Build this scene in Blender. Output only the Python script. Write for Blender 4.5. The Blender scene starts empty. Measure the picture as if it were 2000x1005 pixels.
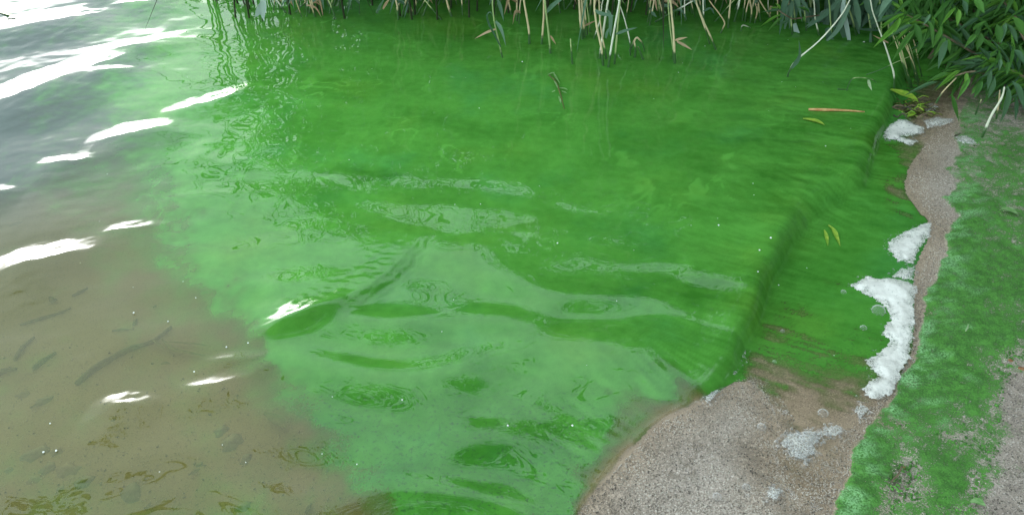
import bpy, math, random
import numpy as np
from mathutils import Vector, Matrix

# ------------------------------------------------------------------ camera
S = bpy.context.scene
COL = S.collection
HC, PITCH, FPX = 1.3, math.radians(40.0), 1570.0
cam_d = bpy.data.cameras.new('camera')
cam = bpy.data.objects.new('camera', cam_d)
COL.objects.link(cam)
cam.location = (0, 0, HC)
cam.rotation_euler = (math.radians(50.0), 0, 0)
cam_d.sensor_width = 36.0
cam_d.lens = FPX / 2000 * 36
cam_d.clip_start, cam_d.clip_end = 0.05, 600
S.camera = cam

# ------------------------------------------------------------------ sky, sun, exposure
SUN_EL, SUN_AZ = math.radians(9), math.radians(-31)      # azimuth from +Y, negative = towards -X
W = bpy.data.worlds.new('World')
S.world = W
W.use_nodes = True
wn, wl = W.node_tree.nodes, W.node_tree.links
wn.clear()
w_out = wn.new('ShaderNodeOutputWorld')
w_bg = wn.new('ShaderNodeBackground')
w_bg.inputs['Strength'].default_value = 0.12
sky = wn.new('ShaderNodeTexSky')
sky.sky_type = 'NISHITA'
sky.sun_disc = False
sky.sun_elevation = SUN_EL
sky.sun_rotation = SUN_AZ
sky.dust_density = 4.0
sky.air_density = 1.5
tc = wn.new('ShaderNodeTexCoord')
mp = wn.new('ShaderNodeMapping')
mp.inputs['Scale'].default_value = (1.0, 1.0, 2.6)
nz = wn.new('ShaderNodeTexNoise')
nz.inputs['Scale'].default_value = 1.7
nz.inputs['Detail'].default_value = 6
nz.inputs['Roughness'].default_value = 0.55
cr = wn.new('ShaderNodeValToRGB')                          # cloud brightness, an even overcast with soft texture
cr.color_ramp.elements[0].position, cr.color_ramp.elements[0].color = 0.36, (16.5, 20.8, 23.2, 1)
cr.color_ramp.elements[1].position, cr.color_ramp.elements[1].color = 0.64, (21.5, 25.2, 27.2, 1)
sx = wn.new('ShaderNodeSeparateXYZ')
low = wn.new('ShaderNodeValToRGB')                          # overcast: brighter overhead than along the horizon
low.color_ramp.interpolation = 'EASE'
for i_, (p_, v_) in enumerate(((0.0, .62), (0.25, .64), (0.50, .72), (0.70, .76), (0.85, .80), (1.0, .86))):
    e_ = low.color_ramp.elements[i_] if i_ < 2 else low.color_ramp.elements.new(p_)
    e_.position = p_; e_.color = (v_, v_, v_, 1)
vm = wn.new('ShaderNodeVectorMath'); vm.operation = 'SCALE'
mx = wn.new('ShaderNodeMix'); mx.data_type = 'RGBA'
mx.inputs['Factor'].default_value = 0.85
wl.new(tc.outputs['Generated'], mp.inputs['Vector'])
wl.new(mp.outputs['Vector'], nz.inputs['Vector'])
wl.new(nz.outputs['Fac'], cr.inputs['Fac'])
wl.new(tc.outputs['Generated'], sx.inputs[0])
wl.new(sx.outputs['Z'], low.inputs['Fac'])
wl.new(cr.outputs['Color'], vm.inputs[0])
wl.new(low.outputs['Color'], vm.inputs['Scale'])
wl.new(sky.outputs['Color'], mx.inputs['A'])
wl.new(vm.outputs['Vector'], mx.inputs['B'])
# the sun's aureole behind thin cloud
dp = wn.new('ShaderNodeVectorMath'); dp.operation = 'DOT_PRODUCT'
dp.inputs[1].default_value = (math.sin(SUN_AZ) * math.cos(SUN_EL), math.cos(SUN_AZ) * math.cos(SUN_EL), math.sin(SUN_EL))
au = wn.new('ShaderNodeMapRange'); au.interpolation_type = 'SMOOTHERSTEP'
au.inputs['From Min'].default_value, au.inputs['From Max'].default_value = math.cos(math.radians(16)), math.cos(math.radians(5))
au.inputs['To Min'].default_value, au.inputs['To Max'].default_value = 0.0, 55.0
ad = wn.new('ShaderNodeVectorMath'); ad.operation = 'ADD'
wl.new(tc.outputs['Generated'], dp.inputs[0])
wl.new(dp.outputs['Value'], au.inputs['Value'])
wl.new(mx.outputs['Result'], ad.inputs[0])
wl.new(au.outputs['Result'], ad.inputs[1])
wl.new(ad.outputs['Vector'], w_bg.inputs['Color'])
wl.new(w_bg.outputs['Background'], w_out.inputs['Surface'])

sun_d = bpy.data.lights.new('sun', 'SUN')
sun_d.energy = 0.5
sun_d.angle = math.radians(15)
sun_d.color = (1.0, 0.985, 0.955)
sun = bpy.data.objects.new('sun', sun_d)
COL.objects.link(sun)
sd = Vector((math.sin(SUN_AZ) * math.cos(SUN_EL), math.cos(SUN_AZ) * math.cos(SUN_EL), math.sin(SUN_EL)))
sun.rotation_euler = sd.to_track_quat('Z', 'Y').to_euler()
sun.location = (-4, 4, 6)

S.view_settings.view_transform = 'Standard'
S.view_settings.look = 'None'
S.view_settings.exposure = 1.08
S.view_settings.gamma = 1.0
S.view_settings.use_curve_mapping = False
S.render.engine = 'CYCLES'
S.cycles.max_bounces = 8
S.cycles.transparent_max_bounces = 16

# ------------------------------------------------------------------ helpers
random.seed(11)
RNG = np.random.default_rng(5)
CP, SP = math.cos(PITCH), math.sin(PITCH)

def ray(px, py):
    a, b = (px - 1000) / FPX, (502.5 - py) / FPX
    return a, CP + b * SP, -SP + b * CP

def at(px, py, z=0.0):                       # a photograph pixel as a point on the level z
    a, b, c = ray(px, py)
    t = (z - HC) / c
    return Vector((a * t, b * t, z))

def at_y(px, py, Y):                         # ... on the upright plane y = Y
    a, b, c = ray(px, py)
    t = Y / b
    return Vector((a * t, Y, HC + c * t))

def pix(x, y, z=0.0):
    zz = z - HC
    dep = y * CP - zz * SP
    return 1000 + FPX * x / dep, 502.5 - FPX * (y * SP + zz * CP) / dep

def hash2(ix, iy, seed):
    h = (ix.astype(np.int64) * 374761393 + iy.astype(np.int64) * 668265263 + seed * 974634777) & 0xFFFFFFFF
    h = ((h ^ (h >> 13)) * 1274126177) & 0xFFFFFFFF
    return ((h ^ (h >> 16)) & 0xFFFF) / 65536.0

def noise(x, y, seed=0):                     # gradient noise, about -1..1
    x = np.asarray(x, float); y = np.asarray(y, float)
    x0, y0 = np.floor(x), np.floor(y)
    fx, fy = x - x0, y - y0
    u, v = fx * fx * fx * (fx * (fx * 6 - 15) + 10), fy * fy * fy * (fy * (fy * 6 - 15) + 10)
    def g(i, j):
        a = hash2(x0 + i, y0 + j, seed) * 2 * math.pi
        return np.cos(a) * (fx - i) + np.sin(a) * (fy - j)
    a = g(0, 0) * (1 - u) + g(1, 0) * u
    b = g(0, 1) * (1 - u) + g(1, 1) * u
    return (a * (1 - v) + b * v) * 1.5

def fbm(x, y, seed=0, oct=4, gain=0.5):
    t, amp, s = 0, 1.0, 0.0
    for o in range(oct):
        t = t + amp * noise(x * 2 ** o, y * 2 ** o, seed + 17 * o)
        s += amp; amp *= gain
    return t / s

def sstep(a, b, v):
    t = np.clip((v - a) / (b - a), 0, 1)
    return t * t * (3 - 2 * t)

def poly_sd(X, Y, P):
    """signed distance to an open polyline (positive on the right of its travel) and arc length of the nearest point"""
    best = np.full(X.shape, 1e9); sgn = np.ones(X.shape); arc = np.zeros(X.shape); run = 0.0
    for (ax, ay), (bx, by) in zip(P[:-1], P[1:]):
        dx, dy = bx - ax, by - ay
        L = math.hypot(dx, dy)
        t = np.clip(((X - ax) * dx + (Y - ay) * dy) / (L * L), 0, 1)
        ex, ey = X - ax - t * dx, Y - ay - t * dy
        d2 = ex * ex + ey * ey
        m = d2 < best
        best = np.where(m, d2, best)
        sgn = np.where(m, np.where(dx * ey - dy * ex > 0, -1.0, 1.0), sgn)
        arc = np.where(m, run + t * L, arc)
        run += L
    return np.sqrt(best) * sgn, arc, run

def inside(X, Y, P):
    r = np.zeros(X.shape, bool)
    n = len(P)
    for i in range(n):
        (ax, ay), (bx, by) = P[i], P[(i + 1) % n]
        c = ((ay > Y) != (by > Y))
        xi = (bx - ax) * (Y - ay) / ((by - ay) if by != ay else 1e-12) + ax
        r ^= c & (X < xi)
    return r

def smooth(P, n=2):                          # Chaikin corner cutting
    P = [tuple(p) for p in P]
    for _ in range(n):
        Q = [P[0]]
        for a, b in zip(P[:-1], P[1:]):
            Q.append(tuple(.75 * i + .25 * j for i, j in zip(a, b)))
            Q.append(tuple(.25 * i + .75 * j for i, j in zip(a, b)))
        Q.append(P[-1]); P = Q
    return P

def to_world(P, z=0.0):
    return [tuple(at(*p[:2], z).xy) for p in P]

def idw(PX, PY, pts, power=3.2):
    num = np.zeros(PX.shape); den = np.zeros(PX.shape)
    for x, y, v in pts:
        w = 1.0 / (((PX - x) ** 2 + (PY - y) ** 2 + 60.0) ** (power / 2))
        num += w * v; den += w
    return num / den

def link(name, data, parent=None):
    o = bpy.data.objects.new(name, data)
    COL.objects.link(o)
    if parent is not None: o.parent = parent
    return o

def tag(o, label=None, cat=None, group=None, kind=None):
    if label: o['label'] = label
    if cat: o['category'] = cat
    if group: o['group'] = group
    if kind: o['kind'] = kind
    return o

def empty(name, loc, label, cat, group=None):
    o = link(name, None)
    o.location = loc
    o.empty_display_size = .05
    return tag(o, label, cat, group)

def mesh_np(name, V, Fq, mat, smooth_shade=True, attrs=None):
    """V (n,3), Fq (m,k) arrays"""
    me = bpy.data.meshes.new(name)
    V = np.asarray(V, np.float32); Fq = np.asarray(Fq, np.int32)
    k = Fq.shape[1]
    me.vertices.add(len(V)); me.vertices.foreach_set('co', V.ravel())
    me.loops.add(Fq.size); me.loops.foreach_set('vertex_index', Fq.ravel())
    me.polygons.add(len(Fq))
    me.polygons.foreach_set('loop_start', np.arange(0, Fq.size, k, dtype=np.int32))
    me.polygons.foreach_set('loop_total', np.full(len(Fq), k, np.int32))
    if smooth_shade: me.polygons.foreach_set('use_smooth', np.ones(len(Fq), bool))
    for n, a in (attrs or {}).items():
        at_ = me.attributes.new(n, 'FLOAT', 'POINT')
        at_.data.foreach_set('value', np.asarray(a, np.float32).ravel())
    me.update(calc_edges=True)
    if mat: me.materials.append(mat)
    return me

class MB:                                    # loose mesh collector for small objects
    def __init__(s): s.v, s.f = [], []
    def add(s, v, f):
        n = len(s.v); s.v += [tuple(p) for p in v]; s.f += [tuple(n + i for i in q) for q in f]
    def tube(s, pts, rad, sides=6, cap=True):
        P = [Vector(p) for p in pts]; n = len(P)
        rr = rad if hasattr(rad, '__len__') else [rad] * n
        V, Fc = [], []
        u = None
        for i in range(n):
            d = (P[min(i + 1, n - 1)] - P[max(i - 1, 0)]).normalized()
            if u is None: u = d.cross(Vector((.3, 1, .2))).normalized()
            u = (u - d * u.dot(d)).normalized(); w = d.cross(u)
            for k in range(sides):
                a = 2 * math.pi * k / sides
                V.append(P[i] + (u * math.cos(a) + w * math.sin(a)) * rr[i])
        for i in range(n - 1):
            for k in range(sides):
                k2 = (k + 1) % sides
                Fc.append((i * sides + k, i * sides + k2, (i + 1) * sides + k2, (i + 1) * sides + k))
        if cap:
            Fc.append(tuple(range(sides))[::-1]); Fc.append(tuple((n - 1) * sides + k for k in range(sides)))
        s.add(V, Fc)
    def blade(s, pts, width, nrm, fold=.25, base=.55, peak=.3):
        """a folded leaf strip along pts"""
        P = [Vector(p) for p in pts]; n = len(P); V, Fc = [], []
        for i in range(n):
            t = i / (n - 1)
            d = (P[min(i + 1, n - 1)] - P[max(i - 1, 0)]).normalized()
            sd_ = d.cross(nrm)
            sd_ = sd_.normalized() if sd_.length > 1e-4 else d.orthogonal().normalized()
            up = sd_.cross(d)
            w = width * .5 * ((base + (1 - base) * min(1, t / peak)) if t < peak else max(.03, 1 - ((t - peak) / (1 - peak)) ** 1.7))
            V += [P[i] - sd_ * w + up * w * fold, P[i], P[i] + sd_ * w + up * w * fold]
        for i in range(n - 1):
            Fc += [(3 * i, 3 * i + 1, 3 * i + 4, 3 * i + 3), (3 * i + 1, 3 * i + 2, 3 * i + 5, 3 * i + 4)]
        s.add(V, Fc)
    def mesh(s, name, mat, sm=True):
        me = bpy.data.meshes.new(name)
        me.from_pydata(s.v, [], s.f)
        if sm: me.polygons.foreach_set('use_smooth', [True] * len(s.f))
        if mat: me.materials.append(mat)
        return me
    def build(s, name, mat, parent=None, sm=True):
        return link(name, s.mesh(name, mat, sm), parent)

def bez(P, n=10):                            # Catmull-Rom through points
    P = [Vector(p) for p in P]
    if len(P) == 2: return [P[0].lerp(P[1], i / n) for i in range(n + 1)]
    Q = [P[0] * 2 - P[1]] + P + [P[-1] * 2 - P[-2]]
    out = []
    m = max(2, n // (len(P) - 1))
    for i in range(1, len(Q) - 2):
        a, b, c, d = Q[i - 1:i + 3]
        for k in range(m):
            t = k / m
            out.append(.5 * ((2 * b) + (c - a) * t + (2 * a - 5 * b + 4 * c - d) * t * t + (3 * b - a - 3 * c + d) * t ** 3))
    out.append(P[-1])
    return out

# ------------------------------------------------------------------ materials
class NT:
    def __init__(s, name):
        s.m = bpy.data.materials.new(name); s.m.use_nodes = True
        s.n, s.l = s.m.node_tree.nodes, s.m.node_tree.links
        s.n.clear()
        s.out = s.n.new('ShaderNodeOutputMaterial')
    def node(s, t, **kw):
        n = s.n.new(t)
        for k, v in kw.items():
            if hasattr(n, k) and k not in ('inputs',): setattr(n, k, v)
        return n
    def attr(s, name): return s.node('ShaderNodeAttribute', attribute_name=name).outputs['Fac']
    def tex(s, kind, scale, vec=None, out='Fac', **inp):
        n = s.n.new(kind)
        n.inputs['Scale'].default_value = scale
        for k, v in inp.items():
            n.inputs[k].default_value = v
        if vec is not None: s.l.new(vec, n.inputs['Vector'])
        return n.outputs[out]
    def put(s, sock, v):
        if hasattr(v, 'is_linked') or hasattr(v, 'links'): s.l.new(v, sock)
        else: sock.default_value = v
    def math(s, op, a, b=0.0, clamp=False):
        n = s.node('ShaderNodeMath', operation=op); n.use_clamp = clamp
        s.put(n.inputs[0], a); s.put(n.inputs[1], b)
        return n.outputs[0]
    def rng(s, v, a, b, c=0.0, d=1.0, smooth=True):
        n = s.n.new('ShaderNodeMapRange'); n.interpolation_type = 'SMOOTHSTEP' if smooth else 'LINEAR'
        s.put(n.inputs['Value'], v)
        for k, x in zip(('From Min', 'From Max', 'To Min', 'To Max'), (a, b, c, d)): n.inputs[k].default_value = x
        return n.outputs['Result']
    def mix(s, f, a, b, blend='MIX'):
        n = s.n.new('ShaderNodeMix'); n.data_type = 'RGBA'; n.blend_type = blend
        s.put(n.inputs['Factor'], f)
        s.put(n.inputs['A'], a if not isinstance(a, tuple) else (*a, 1)); s.put(n.inputs['B'], b if not isinstance(b, tuple) else (*b, 1))
        return n.outputs['Result']
    def scale(s, col, f):
        n = s.node('ShaderNodeVectorMath', operation='SCALE')
        s.put(n.inputs[0], col); s.put(n.inputs['Scale'], f)
        return n.outputs[0]
    def bsdf(s, **kw):
        n = s.n.new('ShaderNodeBsdfPrincipled')
        for k, v in kw.items():
            s.put(n.inputs[k.replace('_', ' ')], v if not (isinstance(v, tuple) and len(v) == 3) else (*v, 1))
        return n
    def bump(s, h, strength=.3, dist=.003):
        n = s.n.new('ShaderNodeBump'); n.inputs['Strength'].default_value = strength; n.inputs['Distance'].default_value = dist
        s.l.new(h, n.inputs['Height'])
        return n.outputs['Normal']
    def done(s, sh):
        s.l.new(sh, s.out.inputs['Surface']); return s.m
    def obj(s): return s.node('ShaderNodeTexCoord').outputs['Object']
    def rand(s): return s.node('ShaderNodeObjectInfo').outputs['Random']

def mat_water():
    t = NT('algae_water')
    P = t.obj()
    scum, tone, murk, grain = t.attr('scum'), t.attr('tone'), t.attr('murk'), t.attr('grain')
    fine = t.tex('ShaderNodeTexNoise', 420, P, Detail=3)
    mid = t.tex('ShaderNodeTexNoise', 38, P, Detail=5, Roughness=.6)
    clump = t.tex('ShaderNodeTexNoise', 120, P, Detail=4, Roughness=.65)
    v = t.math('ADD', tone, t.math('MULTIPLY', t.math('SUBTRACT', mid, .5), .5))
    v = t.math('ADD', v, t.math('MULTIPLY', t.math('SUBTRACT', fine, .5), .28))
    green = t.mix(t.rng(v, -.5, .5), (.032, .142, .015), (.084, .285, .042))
    hue = t.tex('ShaderNodeTexNoise', 2.3, P, Detail=5, Roughness=.6)
    green = t.mix(t.math('MULTIPLY', t.rng(hue, .50, .72), .45), green, t.mix(t.rng(v, -.5, .5), (.052, .135, .010), (.120, .270, .030)))
    green = t.mix(t.math('MULTIPLY', t.rng(hue, .48, .30), .45), green, t.mix(t.rng(v, -.5, .5), (.018, .120, .026), (.058, .260, .070)))
    gcol = t.mix(t.math('MULTIPLY', grain, t.rng(clump, .5, .72)), green, (.025, .075, .022))
    col = t.mix(t.math('MULTIPLY', t.rng(scum, 0, .7), 1.0), t.mix(t.rng(murk, .45, .95), (.120, .114, .032), (.048, .068, .054)), gcol)
    sc2 = t.math('ADD', scum, t.math('MULTIPLY', t.rng(scum, .06, .35), t.math('MULTIPLY', t.math('MULTIPLY', t.math('SUBTRACT', clump, .5), 1.1), grain)))
    op = t.math('MAXIMUM', t.rng(sc2, 0.05, .78, 0, 1), murk, True)
    dif = t.node('ShaderNodeBsdfDiffuse'); t.put(dif.inputs['Color'], col)
    tr = t.node('ShaderNodeBsdfTransparent'); t.put(tr.inputs['Color'], t.mix(t.rng(murk, 0, .5), (1., 1., 1.), (.78, .80, .52)))
    body = t.node('ShaderNodeMixShader')
    t.put(body.inputs[0], op); t.l.new(tr.outputs[0], body.inputs[1]); t.l.new(dif.outputs[0], body.inputs[2])
    gl = t.node('ShaderNodeBsdfGlossy'); gl.inputs['Roughness'].default_value = .002
    fr = t.node('ShaderNodeFresnel'); fr.inputs['IOR'].default_value = 1.33
    ge = t.node('ShaderNodeNewGeometry')
    fac = t.math('MULTIPLY', fr.outputs[0], t.math('SUBTRACT', 1.0, ge.outputs['Backfacing']))
    fin = t.node('ShaderNodeMixShader')
    t.l.new(fac, fin.inputs[0]); t.l.new(body.outputs[0], fin.inputs[1]); t.l.new(gl.outputs[0], fin.inputs[2])
    return t.done(fin.outputs[0])

def mat_ground():
    t = NT('sandy_shore')
    P = t.obj()
    dep, froth, soil, coarse, wet = t.attr('deposit'), t.attr('froth'), t.attr('soil'), t.attr('coarse'), t.attr('wet')
    vor = t.node('ShaderNodeTexVoronoi'); vor.inputs['Scale'].default_value = 480; t.l.new(P, vor.inputs['Vector'])
    vsep = t.node('ShaderNodeSeparateColor'); t.l.new(vor.outputs['Color'], vsep.inputs[0])
    vr = vsep.outputs[0]
    big = t.tex('ShaderNodeTexNoise', 6, P, Detail=4)
    mid = t.tex('ShaderNodeTexNoise', 45, P, Detail=5, Roughness=.65)
    fine = t.tex('ShaderNodeTexNoise', 260, P, Detail=4, Roughness=.7)
    sand = t.mix(t.rng(big, .35, .65), (.325, .270, .220), (.390, .330, .276))
    gr = t.math('ADD', .72, t.math('MULTIPLY', vr, .56))
    gr = t.math('ADD', t.math('MULTIPLY', gr, coarse), t.math('MULTIPLY', t.math('ADD', .8, t.math('MULTIPLY', fine, .4)), t.math('SUBTRACT', 1.0, coarse)))
    sand = t.scale(sand, gr)
    spark = t.math('MULTIPLY', t.math('GREATER_THAN', vr, .93), coarse)
    sand = t.mix(t.math('MULTIPLY', spark, .8), sand, (.60, .55, .48))
    sand = t.mix(t.math('MULTIPLY', t.math('LESS_THAN', vr, .09), .45), sand, (.07, .06, .05))
    sand = t.mix(t.math('MULTIPLY', soil, t.rng(mid, .35, .6)), sand, (.085, .065, .055))
    sand = t.mix(wet, sand, t.mix(1.0, sand, (.80, .70, .55), 'MULTIPLY'))
    gv = t.math('ADD', t.math('MULTIPLY', mid, .6), t.math('MULTIPLY', fine, .6))
    green = t.mix(t.rng(gv, .45, .80), (.028, .105, .012), (.092, .300, .038))
    vfine = t.tex('ShaderNodeTexNoise', 620, P, Detail=3, Roughness=.7)
    cov = t.rng(t.math('ADD', dep, t.math('MULTIPLY', t.math('SUBTRACT', t.math('ADD', t.math('ADD', t.math('MULTIPLY', fine, .5), t.math('MULTIPLY', vfine, .5)), t.math('MULTIPLY', mid, .5)), .75), 2.2)), .46, .66)
    green = t.mix(t.rng(vfine, .60, .74), green, (.16, .36, .10))
    green = t.mix(t.rng(vfine, .36, .28), green, (.012, .040, .008))  # dark noise spots paint crevice shade into the algae colour
    c = t.mix(cov, sand, green)
    fr_m = t.math('MULTIPLY', froth, t.rng(fine, .38, .62))
    c = t.mix(t.math('MULTIPLY', fr_m, .95), c, (.23, .47, .20))
    h = t.math('ADD', t.math('MULTIPLY', fine, .6), t.math('MULTIPLY', vr, .5))
    nrm = t.bump(t.math('MULTIPLY', h, t.math('ADD', t.math('MULTIPLY', coarse, .8), t.math('ADD', .15, dep))), .6, .004)
    b = t.bsdf(Base_Color=c, Roughness=.62, Normal=nrm)
    b.inputs['Specular IOR Level'].default_value = .35
    return t.done(b.outputs[0])

def mat_leaf(name, dark, light, rough=.5, trans=.25, noise_scale=30):
    t = NT(name)
    P = t.obj()
    r = t.rand()
    n = t.tex('ShaderNodeTexNoise', noise_scale, P, Detail=3)
    f = t.math('ADD', t.math('MULTIPLY', r, .75), t.math('MULTIPLY', t.math('SUBTRACT', n, .5), .7), True)
    c = t.mix(f, dark, light)
    b = t.bsdf(Base_Color=c, Roughness=rough)
    b.inputs['Specular IOR Level'].default_value = .18
    tl = t.node('ShaderNodeBsdfTranslucent'); t.put(tl.inputs['Color'], c)
    ms = t.node('ShaderNodeMixShader'); ms.inputs[0].default_value = trans
    t.l.new(b.outputs[0], ms.inputs[1]); t.l.new(tl.outputs[0], ms.inputs[2])
    return t.done(ms.outputs[0])

def mat_stem(name, a, b_, base=(.030, .095, .018), stain=.030):
    """reed stem: its own colour with nodes, green-black algae coat near the waterline (object z)"""
    t = NT(name)
    P = t.obj()
    sp = t.node('ShaderNodeSeparateXYZ'); t.l.new(P, sp.inputs[0])
    n = t.tex('ShaderNodeTexNoise', 45, P, Detail=3)
    r = t.rand()
    c = t.mix(t.math('ADD', t.math('MULTIPLY', r, .7), t.math('MULTIPLY', n, .35), True), a, b_)
    z = t.math('ADD', sp.outputs['Z'], t.math('MULTIPLY', t.math('SUBTRACT', n, .5), .05))
    z = t.math('ADD', z, t.math('MULTIPLY', r, -.04))
    c = t.mix(t.rng(z, stain, stain * .3), c, base)
    return t.done(t.bsdf(Base_Color=c, Roughness=.55).outputs[0])

def mat_plain(name, a, b_, scale=60, rough=.6, spec=.4):
    t = NT(name)
    n = t.tex('ShaderNodeTexNoise', scale, t.obj(), Detail=4, Roughness=.65)
    c = t.mix(t.rng(n, .35, .65), a, b_)
    b = t.bsdf(Base_Color=c, Roughness=rough, Normal=t.bump(n, .3, .002))
    b.inputs['Specular IOR Level'].default_value = spec
    return t.done(b.outputs[0])

def mat_foam():
    t = NT('white_foam')
    P = t.obj()
    th = t.attr('thin')
    v = t.node('ShaderNodeTexVoronoi'); v.inputs['Scale'].default_value = 300; t.l.new(P, v.inputs['Vector'])
    e = t.node('ShaderNodeTexVoronoi', feature='DISTANCE_TO_EDGE'); e.inputs['Scale'].default_value = 170; t.l.new(P, e.inputs['Vector'])
    e2 = t.node('ShaderNodeTexVoronoi', feature='DISTANCE_TO_EDGE'); e2.inputs['Scale'].default_value = 420; t.l.new(P, e2.inputs['Vector'])
    n = t.tex('ShaderNodeTexNoise', 55, P, Detail=4)
    n2 = t.tex('ShaderNodeTexNoise', 24, P, Detail=3)
    pit = t.math('MULTIPLY', t.rng(v.outputs['Distance'], .30, .05), t.rng(n, .52, .66))
    c = t.mix(t.math('MULTIPLY', pit, .5), t.mix(t.rng(n2, .3, .7), (.60, .585, .53), (.78, .765, .70)), (.26, .30, .22))
    nb = t.math('ADD', t.math('MULTIPLY', v.outputs['Distance'], .6), n)
    dif = t.bsdf(Base_Color=c, Roughness=.45, Normal=t.bump(nb, .3, .003))
    tr = t.node('ShaderNodeBsdfTransparent')
    cell = t.math('MINIMUM', t.rng(e.outputs['Distance'], .05, .16), t.rng(e2.outputs['Distance'], .02, .12, .25, 1))
    hole = t.math('MULTIPLY', t.rng(t.math('ADD', th, t.math('MULTIPLY', t.math('SUBTRACT', n, .5), .8)), .42, .95), t.math('ADD', .25, t.math('MULTIPLY', cell, .7)))
    ms = t.node('ShaderNodeMixShader')
    t.put(ms.inputs[0], hole)
    t.l.new(dif.outputs[0], ms.inputs[1]); t.l.new(tr.outputs[0], ms.inputs[2])
    return t.done(ms.outputs[0])

def mat_bubble():
    t = NT('bubble_film')
    lw = t.node('ShaderNodeLayerWeight'); lw.inputs['Blend'].default_value = .35
    tr = t.node('ShaderNodeBsdfTransparent'); tr.inputs['Color'].default_value = (.95, .95, .95, 1)
    b = t.bsdf(Base_Color=(.78, .78, .75), Roughness=.15)
    ms = t.node('ShaderNodeMixShader')
    t.put(ms.inputs[0], t.rng(lw.outputs['Facing'], .15, .8, .08, .7))
    t.l.new(tr.outputs[0], ms.inputs[1]); t.l.new(b.outputs[0], ms.inputs[2])
    return t.done(ms.outputs[0])

M = dict(
    water=mat_water(), ground=mat_ground(), foam=mat_foam(), bubble=mat_bubble(),
    willow=mat_leaf('willow_leaf', (.050, .155, .028), (.130, .320, .060), .5, .3),
    willow_light=mat_leaf('pale_willow_leaf', (.130, .330, .045), (.220, .440, .070), .42, .35),  # paler, yellower variant of the willow leaf
    willow_blue=mat_leaf('grey_willow_leaf', (.055, .135, .060), (.120, .230, .115), .45, .2),
    reed_leaf=mat_leaf('reed_blade', (.060, .135, .075), (.140, .240, .150), .45, .25),
    pale_blade=mat_leaf('pale_reed_blade', (.300, .400, .330), (.420, .520, .450), .5, .2),
    dry_leaf=mat_leaf('dry_reed_blade', (.300, .210, .110), (.460, .350, .210), .6, .2),
    tan=mat_stem('dry_reed_stem', (.480, .370, .190), (.660, .570, .340)),
    pale=mat_stem('pale_reed_stem', (.620, .630, .460), (.740, .740, .600)),
    greenstem=mat_stem('green_reed_stem', (.220, .320, .110), (.400, .480, .200)),
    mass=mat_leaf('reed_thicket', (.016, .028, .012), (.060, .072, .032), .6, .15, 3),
    crown=mat_leaf('tree_leaf', (.025, .060, .018), (.060, .110, .035), .5, .25, 2),
    bark=mat_plain('bark', (.045, .035, .025), (.10, .08, .06), 25, .85),
    twig=mat_plain('twig_bark', (.10, .075, .045), (.20, .15, .09), 60, .7),
    stone=mat_plain('wet_stone', (.075, .078, .060), (.145, .14, .105), 70, .5),
    redstone=mat_plain('brown_stone', (.125, .085, .065), (.185, .135, .10), 60, .5),
    rot=mat_plain('dark_rotting_leaf', (.045, .046, .026), (.100, .094, .055), 80, .6),
    olive=mat_plain('olive_weed', (.060, .070, .012), (.120, .120, .025), 80, .6),
    yellow=mat_plain('yellow_green_leaf', (.140, .300, .020), (.300, .420, .045), 70, .45),
    weedleaf=mat_plain('weed_leaf', (.090, .230, .050), (.200, .340, .130), 70, .5),
    clump=mat_plain('algae_clump', (.030, .110, .012), (.110, .320, .050), 40, .7),
    palebit=mat_plain('pale_leaf', (.230, .340, .170), (.380, .470, .270), 70, .5),
    straw=mat_plain('orange_straw', (.420, .180, .060), (.600, .400, .170), 18, .55),
    speck=mat_plain('white_fleck', (.70, .72, .68), (.80, .82, .78), 90, .5),
    rust=mat_plain('rusty_crumb', (.190, .085, .035), (.300, .150, .070), 90, .8),
    grainlight=mat_plain('sand_grain', (.300, .250, .190), (.560, .500, .420), 9, .5),
    graindark=mat_plain('dark_sand_grain', (.060, .052, .042), (.160, .130, .100), 9, .5),
)

# ------------------------------------------------------------------ lie of the land
E_PX = [(1085, 1110), (1135, 1010), (1190, 930), (1240, 875), (1300, 820), (1360, 790), (1410, 760), (1465, 680), (1515, 590), (1570, 500),
        (1640, 420), (1710, 340), (1745, 260), (1775, 190), (1830, 130), (1920, 60)]
EW = to_world(E_PX)
EDGE = [(-60, -45), (-3, -2.2), (-.35, .33)] + smooth(EW, 2) + [(2.35, 3.7), (2.1, 4.9), (.6, 5.7), (-1.3, 6.3), (-3.2, 9), (-6, 60)]
EARC0 = sum(math.dist(a, b) for a, b in zip(EDGE[:3], EDGE[1:4]))
EARC_TOT = sum(math.dist(a, b) for a, b in zip(EDGE[:-1], EDGE[1:]))
BW = to_world([(1360, 790)])[0]

def terrain(X, Y):
    d, arc, _ = poly_sd(X, Y, EDGE)              # positive on land
    # the sand lies at the waterline near the camera and a few centimetres lower under the swash farther on
    low = sstep(.42, .80, arc - EARC0) * (1 - sstep(2.2, 3.0, arc - EARC0))
    z0 = -.004 - .034 * low
    up = z0 + .085 * np.clip(d, 0, 1.2) + .25 * np.clip(d - 1.2, 0, 3)
    dn = z0 - .115 * (np.sqrt(d * d + .0009) - .03) * np.exp(-np.abs(d) / 4) - .02 * np.clip(-d, 0, 20)
    z = np.where(d > 0, up, dn)
    z = z + .004 * fbm(X * 3.1, Y * 3.1, 3) * sstep(.02, .3, np.abs(d))
    return z, d

def terr1(x, y):
    return float(terrain(np.array([x]), np.array([y]))[0][0])

def at_ground(px, py):                            # pixel -> point on the sand or the bed
    z = 0.0
    for _ in range(6):
        p = at(px, py, z); z = terr1(p.x, p.y)
    return at(px, py, z)

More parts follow.
